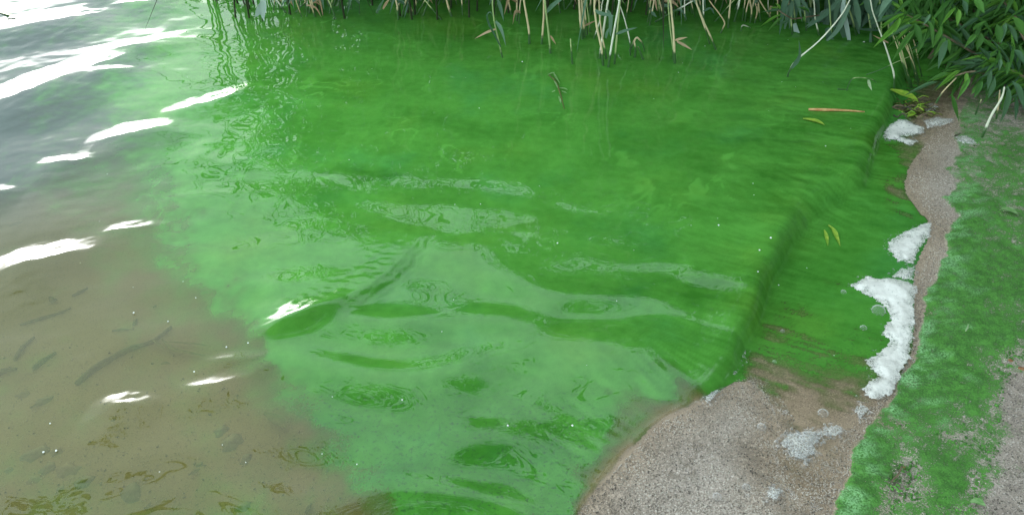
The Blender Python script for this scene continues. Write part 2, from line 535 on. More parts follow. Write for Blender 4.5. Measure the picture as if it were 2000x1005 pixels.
# water line: swash film outline (world), its land side
FILM_PX = [(1085, 1110), (1130, 1012), (1180, 938), (1230, 882), (1290, 824), (1350, 797), (1400, 772), (1440, 738), (1478, 752), (1500, 790), (1512, 840),
           (1500, 890), (1508, 940), (1530, 985), (1560, 1020), (1600, 1030), (1628, 985), (1640, 930), (1650, 880), (1690, 820), (1740, 768), (1775, 715),
           (1788, 660), (1787, 600), (1785, 550), (1795, 505), (1822, 450), (1815, 425), (1785, 390), (1768, 355), (1782, 315), (1815, 272), (1850, 235),
           (1868, 190), (1890, 140), (1960, 70), (2100, -20)]
FILM = smooth(to_world(FILM_PX, -.015), 2)
FPOLY = FILM + [(2.3, 4.4), (.5, 5.4), (-1.3, 6.0), (-3.2, 8.5), (-8, 8.5), (-8, -3), (-3.2, -2.2), (-.4, .3)]
BORE_PX = [(1095, 1110), (1140, 1005), (1188, 935), (1238, 878), (1296, 821), (1345, 795), (1392, 768), (1425, 738), (1452, 690), (1474, 640), (1496, 590),
           (1514, 538), (1534, 492), (1563, 446), (1604, 404), (1650, 375), (1684, 358), (1704, 336), (1711, 306), (1724, 262), (1747, 203), (1768, 152),
           (1800, 100), (1880, 30), (2000, -60)]
BORE = smooth(to_world(BORE_PX), 2)
_b = to_world(BORE_PX)
def bore_arc(i): return sum(math.dist(a, b) for a, b in zip(_b[:i], _b[1:i + 1])) * .985

# ------------------------------------------------------------------ waves
def ridge(X, Y, P_px, H, w_far, w_near, prof=1.2, near_drop=0.0, rag=0.0, seed=0):
    """a wave crest along a photographed streak: steep face away from the viewer, long back towards the viewer"""
    P = smooth(to_world(P_px), 2)
    x0 = min(p[0] for p in P) - .6; x1 = max(p[0] for p in P) + .6
    y0 = min(p[1] for p in P) - .6; y1 = max(p[1] for p in P) + .6
    out = np.zeros(X.shape)
    m = (X > x0) & (X < x1) & (Y > y0) & (Y < y1)
    x, y = X[m], Y[m]
    d, arc, L = poly_sd(x, y, P)
    d = -d                                        # lines run from -X to +X: far side positive
    if rag: d = d + rag * fbm(arc * 22, d * 30, seed + 5, 3)
    tp = np.sin(np.pi * np.clip(arc / L, 0, 1)) ** 1.25
    wf = w_far * (.45 + .55 * tp)
    t = np.clip(d / wf, 0, 1)
    far = (1 - t) ** prof
    near = 1 - sstep(0, 1, -d / w_near)
    h = np.where(d > 0, far, near)
    out[m] = H * tp * h
    return out

CAP = []
def waves(X, Y, PX, PY):
    # slow swell and the lazy criss-cross of a sheltered bay
    wx = X + .10 * fbm(X * 1.3, Y * 1.3, 21, 3); wy = Y + .10 * fbm(X * 1.3, Y * 1.3, 22, 3)
    h = np.zeros(X.shape)
    near = sstep(420, 560, PY)                    # larger facets close to the viewer
    for lam, sl, ang, ph in ((.36, .060, 80, 0), (.20, .115, 72, 1.3), (.15, .062, 96, 2.1), (.27, .036, 116, .4)):
        k = 2 * math.pi / lam; a = math.radians(ang)
        h += (1 + .35 * sstep(620, 760, PY)) * sl / k * np.sin(k * (wx * math.cos(a) + wy * math.sin(a)) + ph + 3.0 * noise(X * 2.6, Y * 2.6, int(lam * 100))) * (.25 + .75 * near) * (.3 + .7 * sstep(380, 640, PX))
    # small wandering ripples under the reeds
    calm = 1 - near
    h += .0011 * fbm(wx * 7, wy * 9, 31, 3) * (.5 + .5 * calm)
    h += .00042 * noise(wx * 17, wy * 21, 37) * calm
    # patches of confused chop
    chop = np.exp(-(((PX - 400) / 150) ** 2 + ((PY - 310) / 110) ** 2)) + .9 * np.exp(-(((PX - 1230) / 210) ** 2 + ((PY - 350 + (PX - 1230) * .35) / 55) ** 2)) \
        + .8 * np.exp(-(((PX - 370) / 130) ** 2 + ((PY - 70) / 60) ** 2)) + .7 * np.exp(-(((PX - 1000) / 130) ** 2 + ((PY - 470) / 60) ** 2)) \
        + .5 * np.exp(-(((PX - 1180) / 150) ** 2 + ((PY - 640) / 50) ** 2))
    h += chop * (.0030 * noise(wx * 9, wy * 11, 41) + .00055 * noise(wx * 23, wy * 25, 42))
    # fine wind ripple towards the sheltered corner
    rip = sstep(1330, 1560, PX) * (1 - sstep(300, 520, PY))
    h += rip * (.0010 * noise(wx * 14, wy * 46, 51) + .0008 * noise(wx * 40, wy * 55, 52))
    h += (1 - sstep(150, 520, PX)) * .00030 * noise(wx * 16 + wy * 10, wy * 34 - wx * 10, 63)
    # open water on the lake side
    op = 1 - sstep(250, 520, PX)
    h += op * (.0025 * noise(wx * 2.6 + wy * 1.2, wy * 4.2 - wx * 1.6, 61))
    for P, H, wf, wnr, kw in STREAKS:
        k = 1.5 if H > 0 else 1.0
        h += ridge(X, Y, P, H * k, wf * k, wnr, **kw)
    # one curling wavelet in the middle
    d, arc, L = poly_sd(X, Y, CURL)
    tp = sstep(0, .12, arc) * (1 - .75 * sstep(L * .55, L - .06, arc)) * (1 - sstep(L - .06, L, arc)) * np.exp(-(d / .6) ** 2)
    cap = np.sin(2 * np.pi * d / .019 + 3 * noise(X * 30, Y * 30, 71)) * np.exp(-((d - .028) / .022) ** 2) * .0016 * sstep(.18, .30, arc) * (1 - sstep(.42, .58, arc))
    front = np.where(d > 0, np.exp(-(d / .027) ** 2), np.exp(-(np.abs(d) / .20) ** 1.5))
    h += tp * .018 * front + cap
    spk = np.exp(-((d + .045) / .045) ** 2) * sstep(.04, .12, arc) * (1 - sstep(.40, .55, arc))
    h += spk * (.0016 * noise(X * 34, Y * 60, 72) + .0012 * noise(X * 60, Y * 90, 73))
    return h

CURL = smooth(to_world([(478, 662), (520, 648), (580, 630), (650, 600), (710, 568), (755, 535), (790, 500), (818, 465), (832, 440)]), 2)
STREAKS = [
    ([(-160, 78), (0, 68), (90, 52), (170, 34), (240, 18)], .018, .115, .25, dict(prof=1.15, rag=.012, seed=1)),
    ([(60, 14), (130, 6), (200, -2), (300, -14)], .010, .07, .2, dict(seed=2)),
    ([(205, 14), (260, 10), (330, 2), (390, -8)], .010, .06, .2, dict(seed=22, rag=.01)),
    ([(140, 104), (210, 100), (280, 90), (330, 76), (375, 55)], .0085, .050, .18, dict(seed=3, rag=.006)),
    ([(-150, 245), (-60, 222), (0, 209), (60, 192), (120, 165), (190, 132), (275, 104)], .021, .115, .28, dict(prof=1.15, rag=.010, seed=4)),
    ([(170, 148), (215, 144), (270, 134)], .004, .025, .1, dict(seed=5)),
    ([(310, 218), (350, 214), (420, 200), (470, 182), (510, 155)], .0075, .050, .14, dict(seed=6, rag=.014)),
    ([(165, 275), (210, 274), (260, 265), (310, 252), (360, 238)], .0085, .060, .20, dict(prof=1.15, seed=7, rag=.012)),
    ([(65, 320), (110, 319), (160, 316), (200, 311)], .0060, .032, .14, dict(seed=8, rag=.012)),
    ([(-60, 380), (0, 376), (50, 372)], .0045, .03, .14, dict(seed=9, rag=.012)),
    ([(175, 456), (240, 450), (290, 444), (340, 437)], .0048, .028, .14, dict(seed=10, rag=.012)),
    ([(-90, 565), (-30, 550), (0, 541), (40, 528), (110, 510), (160, 495), (215, 480)], .0165, .068, .22, dict(prof=1.15, seed=11, rag=.012)),
    ([(345, 757), (400, 754), (450, 748), (500, 730), (550, 694)], .0075, .026, .10, dict(seed=12, rag=.004)),
    ([(385, 702), (430, 704), (490, 704), (548, 690)], .0055, .021, .07, dict(seed=13, rag=.004)),
    ([(170, 793), (220, 795), (270, 794), (325, 788)], .0085, .030, .13, dict(prof=1.15, seed=14, rag=.012)),
    ([(480, 646), (540, 640), (600, 622), (690, 575)], .0060, .030, .05, dict(seed=15, rag=.008)),
    ([(860, 800), (920, 812), (1010, 812), (1090, 828)], -.0035, .05, .08, dict(seed=16)),
    ([(900, 700), (980, 716), (1060, 738), (1150, 745)], -.0045, .06, .10, dict(seed=17)),
    ([(820, 735), (880, 752), (950, 780), (1020, 795)], -.0040, .05, .09, dict(seed=18)),
    ([(640, 770), (700, 790), (760, 796)], -.0025, .03, .06, dict(seed=19)),
    ([(880, 900), (950, 890), (1030, 872)], -.0030, .035, .07, dict(seed=20)),
]

SCUM = [(0, 0, .12), (100, 30, .2), (60, 120, .10), (0, 250, .05), (150, 200, .3), (250, 120, .5), (350, 60, .7), (300, 20, .6), (200, 10, .35), (380, 10, .9),
        (120, 300, .3), (0, 330, .05), (200, 330, .4), (270, 260, .58), (330, 200, .78), (420, 130, .95), (60, 420, .03), (200, 400, .24), (300, 380, .55),
        (400, 350, .85), (500, 300, .97), (100, 500, .03), (230, 500, .2), (330, 500, .55), (420, 470, .8), (550, 450, .95), (0, 600, .0), (150, 600, .02),
        (260, 560, .12), (350, 600, .3), (430, 590, .62), (520, 590, .85), (600, 560, .95), (200, 680, 0), (350, 680, .03), (440, 660, .25), (500, 690, .35), (560, 680, .85),
        (640, 640, .97), (450, 760, .04), (540, 740, .42), (580, 770, .6), (640, 800, .9), (700, 760, .97), (300, 850, 0), (480, 830, 0), (520, 850, .02), (575, 830, .18), (610, 850, .40),
        (640, 880, .55), (700, 880, .85), (800, 850, .97), (600, 930, .04), (650, 950, .12), (720, 950, .6), (800, 960, .85), (760, 1000, .4), (850, 1000, .72), (900, 1005, .9),
        (700, 1005, .08), (950, 950, .95), (1050, 900, .97), (1100, 960, .85), (1080, 1005, .72), (1140, 880, .75), (1165, 910, .22), (1140, 985, .12), (1120, 1010, .2), (1210, 880, .06),
        (1150, 820, .9), (1190, 835, .3), (1280, 755, .82), (1280, 800, .06), (1350, 775, .12), (1240, 800, .35), (1375, 735, .85), (1420, 715, .92), (1400, 755, .4), (1330, 765, .4),
        (600, 100, 1), (900, 100, 1), (1300, 100, 1), (900, 400, 1), (1300, 400, 1), (1300, 600, 1), (1000, 700, 1), (1500, 200, 1), (1650, 200, 1), (1700, 250, 1), (1600, 350, 1),
        (1480, 560, 1), (700, 250, 1), (1100, 250, 1), (750, 600, 1), (1150, 500, 1), (1200, 700, .97), (900, 850, .97), (1350, 690, .95), (1430, 640, 1), (1460, 600, 1),
        (1560, 480, .95), (1650, 420, .97), (1700, 370, .95), (1735, 300, .93), (1770, 430, .93), (1650, 500, .95), (1600, 560, .88), (1560, 600, .7), (1525, 640, .6), (1495, 690, .4),
        (1550, 660, .6), (1620, 620, .82), (1680, 600, .92), (1690, 660, .75), (1600, 700, .5), (1520, 720, .34), (1690, 720, .5), (1640, 745, .32), (1560, 770, .12), (1460, 750, .03),
        (1700, 770, .05), (1500, 850, 0), (1650, 850, 0), (1600, 950, 0), (1560, 1000, 0), (1790, 400, .6), (1768, 360, .55), (1800, 300, .12), (1780, 290, .5), (1800, 200, .2),
        (1835, 230, .05), (1760, 200, .9), (1800, 100, .9), (1810, 430, .8), (1760, 530, .8)]

# ------------------------------------------------------------------ water sheet
def axis(a, b, d0, d1):
    out = [a]
    while out[-1] < b:
        t = (out[-1] - a) / (b - a)
        out.append(out[-1] + d0 + (d1 - d0) * t)
    return np.array(out)
ys = axis(.55, 4.4, .0042, .0085)
xs = np.arange(-2.75, 2.45, .0062)
X, Y = np.meshgrid(xs, ys)
PX, PY = pix(X, Y)
T, dE = terrain(X, Y)
keep_v = (PX > -420) & (PX < 2300)
dB, sB, _ = poly_sd(X, Y, BORE)                   # positive = land side of the bore front
ins = inside(X, Y, FPOLY)
dF, _, _ = poly_sd(X, Y, FILM)
dF = np.where(ins, np.abs(dF), -np.abs(dF)) + .006 * fbm(X * 14, Y * 14, 81, 3)
lake = sstep(.01, .20, -dB)
hw = waves(X, Y, PX, PY)
fade = sstep(-2.75, -2.3, X) * sstep(4.4, 3.9, Y) * sstep(.55, .68, Y)
w_lake = hw * (.12 + .88 * lake) * fade
w_film = T + .0032 * np.sqrt(np.clip(dF / .05, 0, 1)) + .0005 * noise(X * 60, Y * 25, 83)
wfr = np.interp(sB, [0, bore_arc(5), bore_arc(7), bore_arc(9), bore_arc(12), bore_arc(13), bore_arc(14), bore_arc(16), bore_arc(17), bore_arc(20), bore_arc(23)],
                [.06, .05, .042, .040, .040, .05, .085, .095, .07, .045, .08])
dBn = dB + .006 * noise(sB * 9, dB * 0, 85) + .0014 * noise(sB * 45, dB * 8, 86)
front = np.clip(-dBn / wfr, 0, 1)
front = 1 - (1 - front) ** 2.6
hump = np.interp(sB, [bore_arc(5), bore_arc(8), bore_arc(11), bore_arc(13), bore_arc(15), bore_arc(17), bore_arc(20)], [0, .006, .012, .008, .000, .004, .004])
w_lake = w_lake + hump * np.exp(-((-dB - .048) / .042) ** 2)
w_lake += np.exp(-((dB + .08) / .10) ** 2) * .00042 * noise(sB * 62, dB * 7, 87)      # combed ripples over the front
Z = w_film + (w_lake - w_film) * front
Z = np.where(dF > 0, Z, T - .012)
ny, nx = X.shape
idx = np.arange(ny * nx).reshape(ny, nx)
quad = np.stack([idx[:-1, :-1], idx[:-1, 1:], idx[1:, 1:], idx[1:, :-1]], -1)
km = keep_v & (dF > -.012)
kq = km[:-1, :-1] & km[:-1, 1:] & km[1:, 1:] & km[1:, :-1]
quad = quad[kq]
used = np.unique(quad)
remap = np.full(ny * nx, -1, np.int64); remap[used] = np.arange(len(used))
quad = remap[quad]
# what floats in it
wpx = PX + 42 * fbm(X * 3.2, Y * 3.2, 91, 4) + 14 * fbm(X * 11, Y * 11, 92, 3)
wpy = PY + 26 * fbm(X * 3.2, Y * 3.2, 93, 4) + 9 * fbm(X * 11, Y * 11, 94, 3)
f_ = lambda a: a.ravel()[used]
px_, py_ = f_(wpx), f_(wpy)
scum = idw(px_, py_, SCUM)
scum = scum * (.50 + .50 * sstep(170, 450, px_ + .22 * py_))
x_, y_ = f_(X), f_(Y)
q1 = fbm(x_ * 2.5, y_ * 2.5, 101, 4); q2 = fbm(x_ * 2.5, y_ * 2.5, 102, 4)
wisp = fbm(x_ * 3 + 1.6 * q1, y_ * 4 + 1.6 * q2, 103, 5, .55)
streak = fbm(x_ * 5, y_ * 26 + x_ * 5, 104, 4, .6)
sb_, db_ = f_(sB), f_(dB)
comb = fbm(sb_ * 75, db_ * 5.5, 105, 4, .6)
cmask = np.exp(-((db_ + .05) / .22) ** 2) * .9
corner = sstep(1330, 1600, f_(PX)) * (1 - sstep(330, 520, f_(PY)))
tone = .34 * wisp + .10 * streak + cmask * .42 * comb + corner * .35 * streak
fil = np.exp(-(fbm(x_ * 5 + 1.1 * q1 + .5 * wisp, y_ * 3.2 + 1.1 * q2, 131, 3) / .022) ** 2) * sstep(-.1, .35, fbm(x_ * 4, y_ * 4, 132, 3))  # thin pale lines: algae wisps, partly reed reflections painted into the tone
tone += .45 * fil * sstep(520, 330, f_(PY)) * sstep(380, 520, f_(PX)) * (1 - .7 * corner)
tone -= .30 * sstep(640, 860, f_(PY)) * (1 - sstep(1000, 1250, f_(PX))) * (.7 + .8 * fbm(x_ * 6, y_ * 8, 133, 4))
# dark smears of concentrated algae
for cx, cy, rx, ry, a in ((740, 340, 70, 18, .25), (1370, 560, 75, 32, .36), (640, 165, 60, 20, .16), (900, 80, 90, 30, .12), (1560, 330, 80, 25, .2)):
    e = np.exp(-(((px_ - cx) / rx) ** 2 + ((py_ - cy) / ry) ** 2))
    tone -= a * e * (1 + 1.5 * fbm(x_ * 9, y_ * 40, 106, 3))
scum = scum + .22 * wisp * (scum < .93) * (scum > .03) + (.16 * fbm(x_ * 18, y_ * 18, 107, 3) + .12 * fbm(x_ * 40 + 6 * q1, y_ * 40 + 6 * q2, 109, 3)) * (scum < .9) * (scum > .03)
film_ = sstep(-.01, .02, db_)
scum = scum + film_ * .35 * comb * (scum > .05) * (scum < .96)
murk = .55 + .10 * fbm(x_ * 2, y_ * 2, 108, 3)
murk = (murk - .02 + .22 * np.exp(-np.clip(f_(dF), 0, 9) / .12) * sstep(700, 820, f_(PY)) * sstep(1050, 1150, f_(PX)) + .50 * sstep(560, 230, f_(PY) + .25 * f_(PX) + 60 * fbm(x_ * 2.2, y_ * 2.2, 141, 3))) * (1 - film_ * np.maximum(1 - sstep(770, 800, f_(PY)), sstep(1400, 1430, f_(PX)))) * sstep(-.004, .035, f_(dF))
ppx, ppy = f_(PX), f_(PY)
grain = sstep(700, 840, ppy) * sstep(520, 620, ppx) * (1 - sstep(1120, 1230, ppx)) * .8 + .5 * film_ * sstep(560, 680, ppy)
grain = np.clip(grain + .5 * np.exp(-(((ppx - 600) / 90) ** 2 + ((ppy - 830) / 90) ** 2)), 0, 1)
V = np.stack([x_, y_, f_(Z)], -1)
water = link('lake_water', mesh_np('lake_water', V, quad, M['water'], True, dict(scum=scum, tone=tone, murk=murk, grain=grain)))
tag(water, 'green algae covered lake water lapping at the sandy shore', kind='structure')
# the lake beyond
ob = [(-2.74, 8.4), (-2.74, 4.39), (-2.74, .56), (-2.74, -.0)]
DV = [(-120, -40, -.002), (-2.7, -1.8, -.002), (-2.7, 4.3, -.002), (1.6, 4.3, -.002), (.5, 5.5, -.002), (-1.3, 6.1, -.002), (-3.3, 9, -.002), (-9, 160, -.002), (-160, 160, -.002)]
me = bpy.data.meshes.new('distant_water'); me.from_pydata(DV, [], [tuple(range(len(DV)))[::-1]])
for n_, v_ in (('scum', .35), ('murk', .4), ('tone', 0.0), ('grain', 0.0)):
    a_ = me.attributes.new(n_, 'FLOAT', 'POINT'); a_.data.foreach_set('value', [v_] * len(DV))
me.materials.append(M['water'])
if me.polygons[0].normal.z < 0: me.flip_normals()
tag(link('distant_water', me), 'open lake water stretching away to the horizon', kind='structure')

# ------------------------------------------------------------------ ground sheet
gx = np.arange(-2.8, 2.8, .0075); gy = axis(.45, 4.5, .0055, .011)
GX, GY = np.meshgrid(gx, gy)
GZ, gd = terrain(GX, GY)
GPX, GPY = pix(GX, GY, GZ)
L_PX = [(1900, 150), (1875, 215), (1862, 262), (1868, 300), (1848, 330), (1868, 362), (1842, 385), (1872, 420), (1850, 450), (1846, 490), (1828, 540), (1802, 580),
        (1796, 640), (1790, 690), (1742, 770), (1702, 820), (1668, 870), (1658, 930), (1618, 1010), (1580, 1100)]
dL, sL, _ = poly_sd(GPX, GPY, [(a, b) for a, b in L_PX])
dL = dL * np.where(True, -1, 1)
if dL[np.argmin(np.abs((GPX - 1900) ** 2 + (GPY - 600) ** 2).ravel()) // GPX.shape[1], np.argmin(np.abs((GPX - 1900) ** 2 + (GPY - 600) ** 2).ravel()) % GPX.shape[1]] < 0:
    dL = -dL                                      # positive inside the strip
dLn = dL + 16 * fbm(GX * 16, GY * 16, 111, 4, .6)
DEP = [(1900, 300, .62), (1980, 300, .68), (1930, 230, .62), (1990, 220, .42), (2040, 200, .1), (1920, 420, .8), (1990, 420, .72), (1900, 560, .95), (1980, 560, .85), (2060, 500, .7),
       (1850, 700, 1), (1950, 650, .9), (1900, 760, .9), (1955, 740, .66), (2000, 715, .42), (2000, 780, .12), (2080, 760, .1), (1940, 860, .6), (1985, 880, .14), (1915, 960, .52),
       (1970, 1000, .1), (1700, 900, .98), (1775, 850, .7), (1765, 935, .40), (1745, 960, .35), (1830, 890, .9), (1690, 980, .98), (1790, 1000, .72), (1860, 930, .85), (1880, 1010, .6), (1900, 180, .55),
       (1862, 850, .58), (1735, 990, .62), (1850, 480, .9), (1820, 620, .85), (1800, 740, .9), (1985, 640, .75)]
dep = idw(GPX + 30 * fbm(GX * 6, GY * 6, 112, 3), GPY + 30 * fbm(GX * 6, GY * 6, 113, 3), DEP)
lumps = fbm(GX * 26, GY * 26, 114, 4, .6)
dep = np.clip(dep + .20 * fbm(GX * 12, GY * 12, 115, 4) + .08 * lumps, 0, 1.1) * sstep(-3, 7, dLn) * (gd > -.05)
behind = (GPY < 160) & (GPX < 1760)
dep = np.where(behind, 0, dep)
froth = sstep(-3, 5, dLn) * (1 - sstep(14, 75, dLn)) * sstep(-.15, .35, fbm(GX * 15, GY * 30, 116, 3)) * (gd > 0)
froth += .5 * sstep(.15, .5, fbm(GX * 13, GY * 26, 119, 4)) * sstep(0, 30, dLn) * (1 - sstep(90, 190, dLn))
froth = np.clip(1.5 * froth * sstep(.45, .75, dep), 0, 1)
soil = sstep(265, 190, GPY) * sstep(1890, 1960, GPX) * .9 + .3 * sstep(0, 20, dLn) * sstep(.3, .0, fbm(GX * 5, GY * 5, 117, 3))
soil = np.clip(np.where(GPY < 215, np.maximum(soil, .55 * (gd > -.02)), soil), 0, 1)
coarse = np.clip(sstep(-.01, .02, gd) * (1 - sstep(1480, 1560, GPX) * sstep(600, 720, GPY) * (1 - sstep(1640, 1690, GPX)) * .55) + .12 * (gd > 0), 0, 1)
_in = inside(GX, GY, FPOLY)
_df = np.abs(poly_sd(GX, GY, FILM)[0]) * np.where(_in, 1, -1)
wet = sstep(-.13, .05, _df + .03 * fbm(GX * 9, GY * 9, 121, 3))
GZ2 = GZ + .0075 * dep * sstep(.2, .9, dep) * (.6 + .7 * lumps) + .0012 * fbm(GX * 40, GY * 40, 118, 2) * (gd > 0)
hole = np.exp(-(((GPX - 1757) / 14) ** 2 + ((GPY - 940) / 22) ** 2)); GZ2 -= .012 * hole
ny, nx = GX.shape
idx = np.arange(ny * nx).reshape(ny, nx)
quad = np.stack([idx[:-1, :-1], idx[:-1, 1:], idx[1:, 1:], idx[1:, :-1]], -1).reshape(-1, 4)
ground = link('sandy_ground', mesh_np('sandy_ground', np.stack([GX.ravel(), GY.ravel(), GZ2.ravel()], -1), quad, M['ground'], True,
              dict(deposit=dep, froth=froth, soil=soil, coarse=coarse, wet=wet)))
tag(ground, 'sandy shore and lake bed with a smeared strip of green algae', kind='structure')
ax = np.concatenate([-np.geomspace(3, 160, 26)[::-1], np.linspace(-2.7, 2.7, 19), np.geomspace(3, 160, 26)])
ay = np.concatenate([-np.geomspace(.6, 160, 30)[::-1], np.linspace(-.3, 4.4, 17), np.geomspace(4.8, 160, 26)])
OX, OY = np.meshgrid(ax, ay)
OZ, od = terrain(OX, OY)
OZ -= .012
ny, nx = OX.shape
idx = np.arange(ny * nx).reshape(ny, nx)
quad = np.stack([idx[:-1, :-1], idx[:-1, 1:], idx[1:, 1:], idx[1:, :-1]], -1).reshape(-1, 4)
cxy = np.stack([OX.ravel(), OY.ravel()], -1)[quad].mean(1)
quad = quad[~((np.abs(cxy[:, 0]) < 2.5) & (cxy[:, 1] > .7) & (cxy[:, 1] < 4.2))]
z0 = np.zeros(OX.size)
tag(link('surrounding_land', mesh_np('surrounding_land', np.stack([OX.ravel(), OY.ravel(), OZ.ravel()], -1), quad, M['ground'], True,
    dict(deposit=z0, froth=z0, soil=.8 * sstep(3.0, 6.0, np.hypot(OX, OY)), coarse=z0 + .9, wet=z0))), 'bare sandy soil of the bank around the bay', kind='structure')

# ------------------------------------------------------------------ trees that shade the bay
def leaf_cloud(mb_v, mb_f, c, r, n, size, seed, hollow=.45, clumps=40):
    rg = np.random.default_rng(seed)
    cl = rg.normal(size=(clumps, 3)); cl /= np.linalg.norm(cl, axis=1)[:, None]
    cl *= (hollow + (1 - hollow) * rg.random(clumps) ** .6)[:, None]
    k = rg.integers(0, clumps, n)
    p = cl[k] + rg.normal(size=(n, 3)) * .16
    p = p * np.array(r) + np.array(c)
    u = rg.normal(size=(n, 3)); u /= np.linalg.norm(u, axis=1)[:, None]
    v = np.cross(u, rg.normal(size=(n, 3))); v /= np.linalg.norm(v, axis=1)[:, None]
    L = size * (.6 + .8 * rg.random(n))[:, None]
    a = p - u * L * .5; b = p + v * L * .17; d = p + u * L * .5; e = p - v * L * .17
    base = sum(len(q) for q in mb_v)
    mb_v.append(np.stack([a, b, d, e], 1).reshape(-1, 3))
    mb_f.append(np.arange(n * 4).reshape(n, 4) + base)

def tree(label, base, clouds, limbs, r0, seed):
    t = empty('willow_tree', base, label, 'tree', 'trees round the bay')
    B = Vector(base)
    mb = MB()
    for L_ in limbs:
        pts = bez([Vector(p) - B for p in L_], 12)
        mb.tube(pts, [r0 * (1 - .75 * i / (len(pts) - 1)) * (1 if L_ is limbs[0] else .45) for i in range(len(pts))], 8)
    mb.build('trunk', M['bark'], t)
    vv, ff = [], []
    for i, (c, r, n, s) in enumerate(clouds):
        leaf_cloud(vv, ff, np.array(c) - np.array(base), r, n, s, seed + i)
    o = link('crown', mesh_np('crown', np.concatenate(vv), np.concatenate(ff), M['crown'], False), t)
    return t

def ground_z(x, y): return terr1(x, y) - .03
tree('unseen tall willow with its crown spread over the beach to block sky light', (2.2, -1.6, ground_z(2.2, -1.6)),
     [((1.0, -.40, 3.8), (4.2, 2.85, .85), 52000, .17), ((3.0, -1.6, 4.1), (2.2, 1.8, 1.0), 8000, .17), ((-2.9, .2, 3.8), (1.9, 2.2, .8), 10000, .17)],  # out of view; crowns extended and thickened to dim the near water
     [[(2.2, -1.6, 0), (2.1, -1.3, 1.6), (1.7, -.6, 3.2), (.9, .5, 4.6)], [(2.0, -1.1, 2.0), (2.8, -.8, 3.2), (3.6, -.6, 4.6)], [(1.8, -.8, 2.8), (.6, -.4, 3.9), (-.8, .2, 4.5)]], .2, 300)
tree('willow tree leaning out above the corner of the bay', (3.4, 4.4, ground_z(3.4, 4.4)),
     [((2.7, 4.3, 2.7), (1.7, 1.5, 1.5), 9000, .13), ((3.2, 2.6, 2.6), (1.3, 1.3, 1.1), 6000, .12)],
     [[(3.4, 4.4, 0), (3.3, 4.3, 1.2), (2.8, 4.2, 2.4), (2.4, 4.0, 3.4)], [(3.3, 4.2, 1.4), (3.3, 3.2, 2.2), (3.1, 2.4, 2.9)]], .13, 320)
tree('unseen willow added up the beach to block sky light', (4.3, 1.2, ground_z(4.3, 1.2)), [((4.0, 1.3, 2.7), (1.4, 2.2, 2.1), 16000, .16), ((3.9, 3.1, 1.3), (1.2, 1.2, 1.3), 9000, .13)],  # added out of view so the wave front mirrors no open sky
     [[(4.3, 1.2, 0), (4.2, 1.2, 1.4), (3.9, 1.3, 3.6)], [(4.25, 1.2, 1.0), (4.0, 2.2, 2.6)]], .14, 370)
for i, (x, y, h) in enumerate(((-1.9, 8.6, 2.3), (.2, 7.6, 2.5), (1.75, 5.6, 5.0))):
    tree(['low willow at the far end of the reed bed', 'bushy willow standing behind the middle of the reed bed', 'high bushy willow behind the reed bed next to the corner'][i],
         (x, y, ground_z(x, y)), [((x, y, h * .56), (1.5, 1.1, h * .44), 7000 if h < 4.5 else 15000, .15)],
         [[(x, y, 0), (x + .05, y, h * .4), (x - .1, y, h * .8)], [(x, y, h * .3), (x + .5, y, h * .6)]], .1, 340 + i)

# ------------------------------------------------------------------ reed thicket (reads as one mass)
def reed_mass():
    mb = MB()
    r = random.Random(77)
    n = 0
    while n < 1500:
        x, y = r.uniform(-1.35, 2.6), r.uniform(2.98, 4.9)
        edge = -1.20 + .12 * math.sin(y * 7) + (y - 3) * .05
        if x < edge: continue
        if y < 3.2 and r.random() < .5: continue
        n += 1
        h = .85 + (y - 2.95) * .55 + r.gauss(0, .12)
        h = min(h, 1.75)
        lean = Vector((r.gauss(0, .10), r.gauss(-.05, .10), 0))
        b = Vector((x, y, -.12))
        pts = [b + Vector((0, 0, t * (h + .12))) + lean * t * t for t in (0, .4, .75, 1)]
        mb.tube(pts, [.0045, .004, .003, .0015], 3, False)
        for k in range(r.randint(3, 5)):
            t = r.uniform(.3, 1)
            p = b + Vector((0, 0, t * (h + .12))) + lean * t * t
            a = r.uniform(0, 6.283); L = r.uniform(.22, .45)
            d = Vector((math.cos(a), math.sin(a), 0))
            q = [p, p + d * L * .45 + Vector((0, 0, L * r.uniform(.1, .4))), p + d * L + Vector((0, 0, L * r.uniform(-.5, .25)))]
            mb.blade(q, r.uniform(.012, .022), Vector((0, 0, 1)), .2)
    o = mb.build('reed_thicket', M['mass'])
    tag(o, 'dense dark reed bed crowding the back of the bay', 'reed bed', kind='stuff')
reed_mass()

# ------------------------------------------------------------------ single reeds
def view_n(p): return (Vector((0, 0, HC)) - p).normalized()

